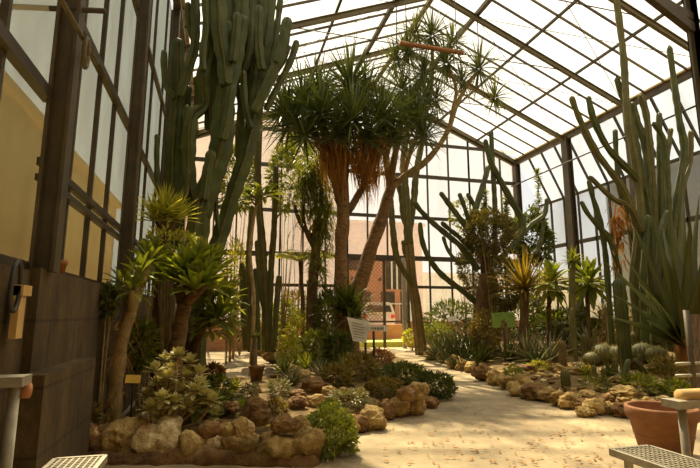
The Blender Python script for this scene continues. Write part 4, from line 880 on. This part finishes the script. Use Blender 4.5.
aloe(322, 8.2, .3, 22, .045, 'greyaloe', 'grey aloe rosette beside the long brown rock', 333)
tuft(308, 9.5, .45, 60, .02, 'mid', 'grassy green tuft in the middle of the island', 334)
aloe(286, 9.2, .34, 24, .05, 'mid', 'green aloe rosette at the left side of the island', 335)

# ================================================================== right bed plants
def trunked(px, Y, z_px, L, W, n, m, name, label, seed, tw, tm='bark', lo=-30, droop=.35, shape=0, dead=0, cat='plant'):
    return rosette_shrub(name, label, seed, Y, [(px, 352), (px, z_px + 20), (px + 1, z_px)], tw, [(px + 1, z_px, 0)], L, W, n, m, tm, 86, lo, droop, shape, cat, dead)
trunked(524, 11.0, 290, .95, .07, 80, 'orange', 'yucca', 'yucca with orange-yellow fan of leaves on dark shaggy trunk', 401, (10, 9, 8), lo=-10, droop=.25, dead=120)
trunked(549, 11.6, 284, .62, .15, 40, 'bright', 'leafy_plant', 'bright green palm-like rosette on short stem beside the orange yucca', 402, (5, 4, 4), lo=-55, droop=.7, shape=1)
trunked(588, 11.2, 284, .62, .15, 40, 'bright', 'leafy_plant', 'bright green spreading rosette left of the giant agave', 403, (5, 4, 4), lo=-55, droop=.7, shape=1)
trunked(572, 10.4, 262, .34, .06, 26, 'mid', 'leafy_plant', 'small rosette on tall thin stem between the two bright rosettes', 404, (7, 6, 6), 'cactuspale', lo=-10)
for i, (x, Y, L, n, m, lb) in enumerate([(449, 12.6, .85, 60, 'agave', 'dark spiky agave close to the path, right of pale cereus'), (470, 12.0, .8, 46, 'agave', 'dark aloe with long blades left of the cereus trunk'), (462, 10.9, .6, 46, 'dark', 'low dark spiky rosette at the path edge'),
                                        (527, 10.2, .8, 26, 'greyaloe', 'broad grey-leaved agave below the orange yucca'), (548, 9.6, .75, 24, 'greyaloe', 'pale broad agave left of the furry grey cactus'), (508, 10.6, .6, 26, 'dark', 'dark broad-leaved rosette under the green sign'), (588, 10.1, .75, 24, 'greyaloe', 'grey agave behind the barrel cacti')]):
    aloe(x, Y, L, n, .1 if m == 'greyaloe' else .06, m, lb, 410 + i, 5, 82, .3, .016)
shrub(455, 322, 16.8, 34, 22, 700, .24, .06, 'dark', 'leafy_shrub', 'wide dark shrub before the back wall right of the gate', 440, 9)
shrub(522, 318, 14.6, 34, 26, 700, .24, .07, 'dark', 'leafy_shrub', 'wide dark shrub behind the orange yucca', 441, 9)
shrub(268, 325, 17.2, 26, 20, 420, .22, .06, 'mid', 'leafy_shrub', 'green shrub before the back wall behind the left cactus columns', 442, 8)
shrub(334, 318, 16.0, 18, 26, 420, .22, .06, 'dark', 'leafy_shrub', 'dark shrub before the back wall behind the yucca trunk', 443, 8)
aloe(438, 13.2, .9, 40, .07, 'agave', 'big dark agave left of the white plant label', 444, 5, 82, .3, .016)
aloe(459, 12.0, .9, 44, .07, 'dark', 'dark narrow-leaved agave behind the path edge rosette', 445, 5, 82, .3, .016)
aloe(480, 10.9, .55, 34, .07, 'mid', 'green aloe in front of the cereus trunk', 446, 5, 82, .3, .016)
aloe(535, 9.0, .5, 26, .08, 'dark', 'dark broad rosette in front of the grey-leaved agaves', 447, 5, 82, .3, .016)
shrub(412, 337, 17.2, 10, 8, 220, .16, .05, 'lime', 'leafy_shrub', 'sunlit yellow bush at the gate end of the right bed', 420, 6)
shrub(424, 333, 16.5, 8, 8, 160, .16, .05, 'mid', 'leafy_shrub', 'green bush hugging the pale cereus base', 421, 6)
shrub(440, 335, 15.2, 14, 13, 240, .2, .04, 'mid', 'leafy_shrub', 'spiky green bush left of the dark agave', 422, 6, shape=0)
shrub(505, 285, 12.0, 15, 32, 700, .17, .045, 'olivebush', 'dry_shrub', 'dry brown shrub between cereus trunk and orange yucca', 423, 10)
shrub(475, 265, 13.6, 20, 32, 800, .16, .04, 'olivebush', 'dry_shrub', 'dry tangle of stems left of the cereus trunk', 424, 14)
shrub(487, 330, 11.8, 14, 22, 420, .18, .045, 'brownbush', 'dry_shrub', 'withered brown skirt of leaves at the cereus base', 425, 8)
shrub(566, 325, 12.4, 34, 16, 520, .24, .07, 'dark', 'leafy_shrub', 'broad dark shrub mass behind the agaves on the right', 426, 10)
shrub(620, 325, 11.6, 28, 22, 420, .2, .05, 'brownbush', 'dry_shrub', 'dry olive shrub behind the tall right cactus columns', 427, 10)
shrub(514, 372, 8.9, 11, 6, 260, .06, .02, 'bright', 'groundcover', 'soft green cushion plant at the right bed edge', 428, 5)
shrub(540, 366, 9.0, 14, 5, 220, .07, .022, 'lime', 'groundcover', 'yellowish low cushion behind the edge rocks', 429, 5)
shrub(595, 385, 6.9, 14, 9, 120, .1, .02, 'mid', 'groundcover', 'sparse spiky green succulent near the white label', 430, 5, shape=0)
shrub(640, 385, 7.0, 18, 9, 200, .12, .03, 'mid', 'groundcover', 'low green succulents before the giant agave', 431, 5, shape=0)
shrub(668, 372, 6.8, 16, 14, 240, .13, .035, 'brownbush', 'dry_shrub', 'dry olive undergrowth below the giant agave blades', 432, 6)
shrub(676, 392, 6.0, 14, 10, 160, .12, .04, 'mid', 'groundcover', 'leafy green clump behind the terracotta pot', 433, 6)
column(562, 6.75, .36, .075, 'cactuspale', 'short stout yellow-spined cactus at the right bed edge', 11)
column(561, 8.2, .62, .075, 'cactuswood', 'furry grey upright cactus behind the short yellow-spined one', 12)
column(574, 9.2, 1.2, .05, 'cactuspale', 'green cactus column left of the barrel cacti', 8, spines=False)
column(583, 9.6, .6, .07, 'cactuspale', 'shorter green cactus column beside the barrel cacti', 8, spines=False)
column(594, 9.4, .7, .045, 'cactuspale', 'thin cactus column in front of the barrel cacti', 8, spines=False)
column(623, 7.7, 1.75, .12, 'cactus', 'thick green cactus column below the tall clump', 8, spines=False, deep=.7)
column(633, 8.6, .6, .07, 'cactuspale', 'stubby olive cactus right of the thick green column', 8)
column(662, 8.4, .7, .07, 'cactuspale', 'pale ribbed cactus standing below the giant agave', 9)
column(607, 9.6, 1.2, .04, 'cactuswood', 'thin brown cactus stem near the barrel cacti', 7, spines=False)
column(618, 6.5, .42, .05, 'cactus', 'small leaning dark cactus near the path stones', 6, spines=False, lean=.16)
column(645, 6.7, .4, .05, 'cactus', 'small dark cactus leaning left before the giant agave', 6, spines=False, lean=-.3)
for i, (x, Y, r, lb) in enumerate([(602, 8.6, .25, 'leftmost spiny barrel cactus of the right bed group'), (615, 8.4, .22, 'barrel cactus second from the left of the group'), (641, 8.2, .25, 'barrel cactus right of the thick green column'), (654, 7.9, .22, 'barrel cactus farthest right under the giant agave'), (589, 8.6, .17, 'smallest barrel cactus at the left end of the group')]):
    barrel(bpt(x, Y, -.02), r, 16, lb, group='barrel cacti in the right bed')
for i, (x, Y, L, n, m, lb) in enumerate([(583, 7.6, .2, 20, 'lime', 'small yellow-green rosette left of the white label in the right bed'), (606, 7.3, .22, 22, 'mid', 'small green rosette before the barrel cacti'), (620, 7.0, .18, 20, 'greyaloe', 'small grey rosette beside the leaning dark cactus'), (652, 7.3, .24, 24, 'lime', 'yellowish rosette below the giant agave'), (630, 7.6, .2, 20, 'reddish', 'small reddish rosette at foot of the thick green column'), (547, 8.6, .18, 20, 'reddish', 'small reddish rosette behind the edge rocks'), (575, 8.0, .18, 18, 'greyaloe', 'small grey rosette right of the short yellow-spined cactus'), (598, 6.5, .2, 22, 'brownbush', 'dry brownish rosette close to the path stones'), (664, 6.8, .26, 24, 'mid', 'green rosette near the fallen grey cactus arm'), (486, 9.6, .2, 22, 'lime', 'small yellow-green rosette behind the left edge rocks of right bed')]):
    aloe(x, Y, L, n, .035, m, lb, 460 + i)
for i, (x, Y, h_, r_, lb) in enumerate([(612, 7.4, .3, .045, 'thin finger cactus between barrel cacti and path'), (600, 7.0, .24, .04, 'small finger cactus near the white label'), (591, 7.3, .26, .04, 'finger cactus left of the small green rosette'), (637, 7.3, .34, .05, 'finger cactus right of the thick green column'), (647, 7.0, .22, .05, 'stubby little cactus near the fallen arm'), (536, 8.9, .24, .06, 'short pinkish-brown cactus at the edge rocks')]):
    column(x, Y, h_, r_, 'cactuspale', lb, 8)
# fallen cactus arms lying in the right bed
for i, (a, b_, lb) in enumerate([((520, 383), (548, 386), 'fallen brown cactus arm lying behind the edge rocks'), ((632, 388), (668, 380), 'fallen grey cactus arm lying near the pot')]):
    p = ground(*a, .24); q = ground(*b_, .24); p.z = bz(p.x, p.y) + .05; q.z = bz(q.x, q.y) + .05; mb = MB(); cactus(mb, [p, p.lerp(q, .5) + V((0, 0, .03)), q], [.05, .06, .05], 6, .75); single('cactus_arm', mb, [M['cactuswood'], M['rib']], lb, 'cactus', p)

# ================================================================== labels and signs
def stick_label(px, py, Y, wpx, hpx, m, label, tilt=0):
    c = at(px, py, Y); b = V((c.x, Y + .02, bz(c.x, Y))); t = thing('plant_label', label, 'label', b, None); w2 = rad(wpx, c); h2 = rad(hpx, c)
    mb = MB(); mb.tube([b, c + V((0, .02, -h2 * .2))], .008, 6); mb.build('stake', M['steelthin'], t)
    mb = MB(); up = V((sin(tilt), .35, 1)).normalized(); mb.bar(c - V((w2, 0, 0)) + V((0, 0, -tilt * w2)), c + V((w2, 0, 0)) + V((0, 0, tilt * w2)), .012, 2 * h2, 0, (0, .35, 1)); mb.build('card', M[m], t, None, False)
stick_label(133, 379, 5.5, 14, 8, 'yellow', 'yellow plant label on stake left of the silver jade shrub', -.05)
stick_label(270, 427, 5.2, 7, 6, 'yellow', 'small orange-yellow plant label among front bed rocks')
stick_label(370, 397, 7.0, 11, 6, 'yellow', 'yellow plant label lying low among the island mats', -.1)
stick_label(588, 367, 8.2, 7, 4, 'yellow', 'yellow plant label left of barrel cacti in the right bed')
stick_label(660, 366, 6.9, 8, 5, 'yellow', 'yellow plant label below the giant agave')
stick_label(586, 383, 6.9, 7, 4, 'signwhite', 'white plant label in front of the right bed cacti')
stick_label(558, 369, 8.6, 4, 4, 'signwhite', 'tiny white plant label beside the short yellow-spined cactus')
stick_label(452, 319, 12.3, 9, 5, 'signwhite', 'white plant label above the dark spiky agave', .1)
# white information board and finger board
SY = 9.6; A, B_, C_, D_ = [at(x, y, SY) for x, y in ((347, 317), (370, 322), (366, 343), (353, 341))]
b = bpt(371, SY); t = thing('information_board', 'slanted white information board with text lines beside the path', 'sign', b)
def plate(mb, q, th=.02):
    n = V((0, th, 0)); k = len(q); s0 = len(mb.v); mb.v += [V(p) for p in q] + [V(p) + n for p in q]
    mb.f.append(tuple(range(s0, s0 + k))); mb.f.append(tuple(range(s0 + 2 * k - 1, s0 + k - 1, -1))); mb.m += [0, 0]
    for i in range(k): mb.f.append((s0 + (i + 1) % k, s0 + i, s0 + k + i, s0 + k + (i + 1) % k)); mb.m.append(0)
mb = MB(); plate(mb, [A, B_, C_, D_]); mb.build('board', M['signwhite'], t, None, False)
mb = MB()
for i in range(6):
    f = .2 + i * .12; l = A.lerp(D_, f); r = B_.lerp(C_, f); a = l.lerp(r, .14); c = l.lerp(r, .84 if i % 2 else .7); mb.bar(a - V((0, .006, 0)), c - V((0, .006, 0)), .004, .012)
mb.build('text_lines', M['ink'], t, None, False)
mb = MB(); mb.tube([V((b.x - .1, SY + .05, b.z - .05)), at(366, 326, SY) + V((0, .05, 0))], .025, 8); mb.build('post', M['steelthin'], t)
p = at(373, 345, SY); b = bpt(374, SY); t = thing('finger_sign', 'small white arrow-shaped sign with lettering right of the information board', 'sign', b)
mb = MB(); plate(mb, [at(x, y, SY - .05) for x, y in ((368, 325), (386, 325.5), (388.5, 328), (386, 331.5), (369, 331))]); mb.build('board', M['signwhite'], t, None, False)
mb = MB()
for i in range(7):
    a = at(371.5 + i * 1.9, 327.2, SY - .06); mb.bar(a, at(371.5 + i * 1.9 + (.9 if i % 2 else .3), 329.6, SY - .06), .006, .02)
mb.build('lettering', M['ink'], t, None, False)
mb = MB(); mb.tube([V((b.x, SY, b.z - .05)), at(373.5, 326, SY)], .025, 8); mb.build('post', M['steelthin'], t)
# green sign
GY = 9.9; b = bpt(504, GY); t = thing('green_sign', 'green plant sign with small dark cactus picture, on post in right bed', 'sign', b)
mb = MB(); plate(mb, [at(x, y, GY) for x, y in ((491.5, 313), (514, 312), (516, 327), (493.5, 328))]); mb.build('board', M['signgreen'], t, None, False)
mb = MB()
for (x0, y0, x1, y1) in ((502.3, 326, 502.3, 320.5), (504.2, 326, 504.2, 319), (506, 326, 506, 321.5), (500.8, 326, 507.4, 326)): mb.bar(at(x0, y0, GY - .02), at(x1, y1, GY - .02), .012, .03)
mb.build('picture', M['rockred'], t, None, False)
mb = MB()
for (x0, x1, y) in ((495, 501, 315.6), (508, 513, 315), (509, 513, 317)): mb.bar(at(x0, y, GY - .02), at(x1, y, GY - .02), .006, .012)
mb.build('text_lines', M['cactus'], t, None, False)
mb = MB(); mb.tube([b - V((0, 0, .05)), at(504, 320, GY) + V((0, .04, 0))], .025, 8); mb.build('post', M['steelthin'], t)

# ================================================================== foreground hardware
# terracotta pot
c = at(663, 430, 3.92); p = V((c.x, 3.92, 0)); r0 = rad(65, at(663, 405, 3.92)); h = .44
t = thing('terracotta_pot', 'big round terracotta pot on the sand at the right edge', 'pot', p)
mb = MB(); mb.lathe(p, [(.005, .005), (r0 * .66, .005), (r0 * .69, .03), (r0 * .9, h * .74), (r0 * .93, h * .74), (r0 * .98, h * .77), (r0, h * .96), (r0 * .97, h), (r0 * .9, h), (r0 * .87, h * .96), (r0 * .84, h * .7), (r0 * .68, h * .3), (.005, h * .28)], 48); mb.build('pot', M['terracotta'], t)
mb = MB(); mb.lathe(p, [(r0 * .79, h * .39), (r0 * .805, h * .40), (r0 * .815, h * .42), (r0 * .805, h * .435)], 48); mb.build('ridge', M['terracotta'], t)
# little clay pot on the plinth
p = onX(60, 272, -1.235); p.z = 1.62; t = thing('clay_pot', 'tiny orange clay pot standing on the left plinth by a column', 'pot', p)
mb = MB(); mb.lathe(p, [(.004, 0), (.032, 0), (.042, .075), (.05, .075), (.052, .11), (.045, .11), (.03, .02), (.004, .02)], 20); mb.build('pot', M['rust'], t)
# perforated metal benches left and right
def perforated(name, label, x0, x1, y0, y1, z, legs):
    t = thing(name, label, 'bench', (x0, y1, 0))
    mb = MB(); n = max(3, int((x1 - x0) / .032)); k = max(4, int((y1 - y0) / .032))
    for i in range(1, n): x = x0 + (x1 - x0) * i / n; mb.box((x - .004, y0, z - .02), (x + .004, y1, z))
    for j in range(1, k): y = y0 + (y1 - y0) * j / k; mb.box((x0, y - .004, z - .016), (x1, y + .004, z - .002))
    mb.build('grating', M['galv'], t, None, False)
    mb = MB()
    for a, b_ in (((x0, y0), (x1, y0)), ((x1, y0), (x1, y1)), ((x1, y1), (x0, y1)), ((x0, y1), (x0, y0))): mb.bar((a[0], a[1], z - .018), (b_[0], b_[1], z - .018), .024, .04)
    mb.build('frame', M['galv'], t, None, False)
    for (x, y) in legs: 
        mb = MB(); mb.box((x - .017, y - .017, 0), (x + .017, y + .017, z - .02)); mb.build('leg', M['galv'], t, None, False)
    return t
perforated('metal_bench', 'grey metal bench with open wire-grid top at bottom left', -.86, -.60, 1.5, 3.24, .5, [(-.84, 3.2), (-.62, 3.2), (-.84, 1.55), (-.62, 1.55)])
t = perforated('metal_bench', 'grey metal bench with perforated top in front of the terracotta pot', 2.33, 2.62, .9, 2.6, .5, [(2.36, 2.5), (2.6, 2.45), (2.36, 1), (2.6, 1)])
def railing(name, label, post, top_z, x0, x1, dy, z0=0.0):
    t = thing(name, label, 'rail', (post.x, post.y, 0))
    mb = MB(); mb.tube([(post.x, post.y, 0), (post.x, post.y, top_z)], .024, 12, tip=False); mb.build('post', M['galv'], t)
    mb = MB(); mb.box((x0, post.y - .06, top_z - .0), (x1, post.y + .06, top_z + .045)); mb.build('board', M['galv'], t, None, False)
    return t
p = at(685, 440, 2.42); tz = at(684, 407, 2.42).z
t = railing('hand_rail', 'metal armrest rail with round wooden grip at right edge', p, tz, at(670, 405, 2.42).x, p.x + .5, 0)
mb = MB(); z = at(684, 398, 2.42).z; mb.tube([(at(680, 398, 2.42).x, 2.42, z + .01), (p.x + .5, 2.42, z + .01)], .042, 14, tip=False); mb.build('grip', M['wood'], t)
p = at(10, 430, 2.62); tz = at(10, 386, 2.62).z
t = railing('hand_rail', 'metal armrest rail with flat board at left edge', p, tz, p.x - .5, at(27, 382, 2.62).x, 0)
mb = MB(); z = at(21, 392, 2.62).z; mb.tube([(p.x + .01, 2.66, z), (at(27, 390, 2.62).x, 2.66, z)], .035, 14, tip=False); mb.build('red_roll', M['rust'], t, None)
# hose coil, valve and wooden batten on the left plinth
c = onX(10, 286, -1.22); mb = MB()
for k in range(1):
    pts = [c + V((.03 + k * .02, .07 * cos(a * pi / 12), .15 * sin(a * pi / 12))) for a in range(25)]; mb.tube(pts, .014, 7)
single('hose_coil', mb, M['black'], 'dark coiled hose hanging on the left plinth near the frame edge', 'hose', c)
c = onX(16, 312, -1.21); mb = MB(); mb.box((c.x - .01, c.y - .05, c.z - .16), (c.x + .03, c.y + .05, c.z + .16)); mb.box((c.x - .01, c.y - .05, c.z + .1), (c.x + .045, c.y + .09, c.z + .165)); single('wooden_batten', mb, M['wood'], 'pale wooden batten fixed to the left plinth below the hose', 'batten', c, smooth=False)
# pulley with its bar on the first left column and thin cross pipe
p = onX(60, -2, -1.05); q = onX(97, 63, -1.05); t = thing('vent_winder', 'rusty vent winder bar with pulley hook high on the first left column', 'winder', p)
mb = MB(); mb.tube([p, q], .018, 8); mb.build('bar', M['purlin'], t)
c = onX(86, 53, -1.02); mb = MB(); pts = [c + V((0, .05 * cos(a * pi / 9), .11 * sin(a * pi / 9))) for a in range(19)]; mb.tube(pts, .018, 7); mb.build('pulley_hook', M['purlin'], t)
mb = MB(); mb.tube([at(-20, 5, 3.9), at(105, 11, 3.9)], .022, 8); struct('trim_7', mb, M['steelthin'], smooth=True)
# rusty pipe under the ridge
a, b_ = at(400, 43, 11.7), at(463, 53, 11.7); t = thing('rusty_pipe', 'rust-orange pipe hung below the roof ridge among dragon tree heads', 'pipe', a)
mb = MB(); mb.tube([a, b_], .065, 12, tip=False); mb.build('pipe', M['rust'], t)
for f in (.1, .9):
    mb = MB(); q = a.lerp(b_, f); mb.tube([q, V((q.x, q.y, roofz(q.x)))], .012, 6); mb.build('hanger', M['steelthin'], t)
# water stand pipe in the right bed
R = random.Random(9); c = bpt(688, 5.0); t = thing('standpipe', 'dark pipework with two horizontal branches behind the right armrest', 'pipe', V((c.x, 5.0, 0)))
mb = MB(); mb.tube([(c.x, 5, 0), (c.x, 5, at(688, 310, 5).z)], .035, 10, tip=False); mb.build('riser', M['steel'], t)
for y in (364, 376):
    mb = MB(); q = at(676, y, 5); mb.tube([q, V((c.x + .3, 5, q.z))], .02, 8, tip=False); mb.build('branch_pipe', M['galv'], t)
q = at(697, 330, 5.2); mb = MB(); mb.box((q.x - .02, 5.1, bz(q.x, 5.2)), (q.x + .14, 5.26, at(690, 314, 5.2).z)); single('wooden_post', mb, M['bark'], 'dark square timber post at the right frame edge', 'post', (q.x, 5.2, 0), smooth=False)
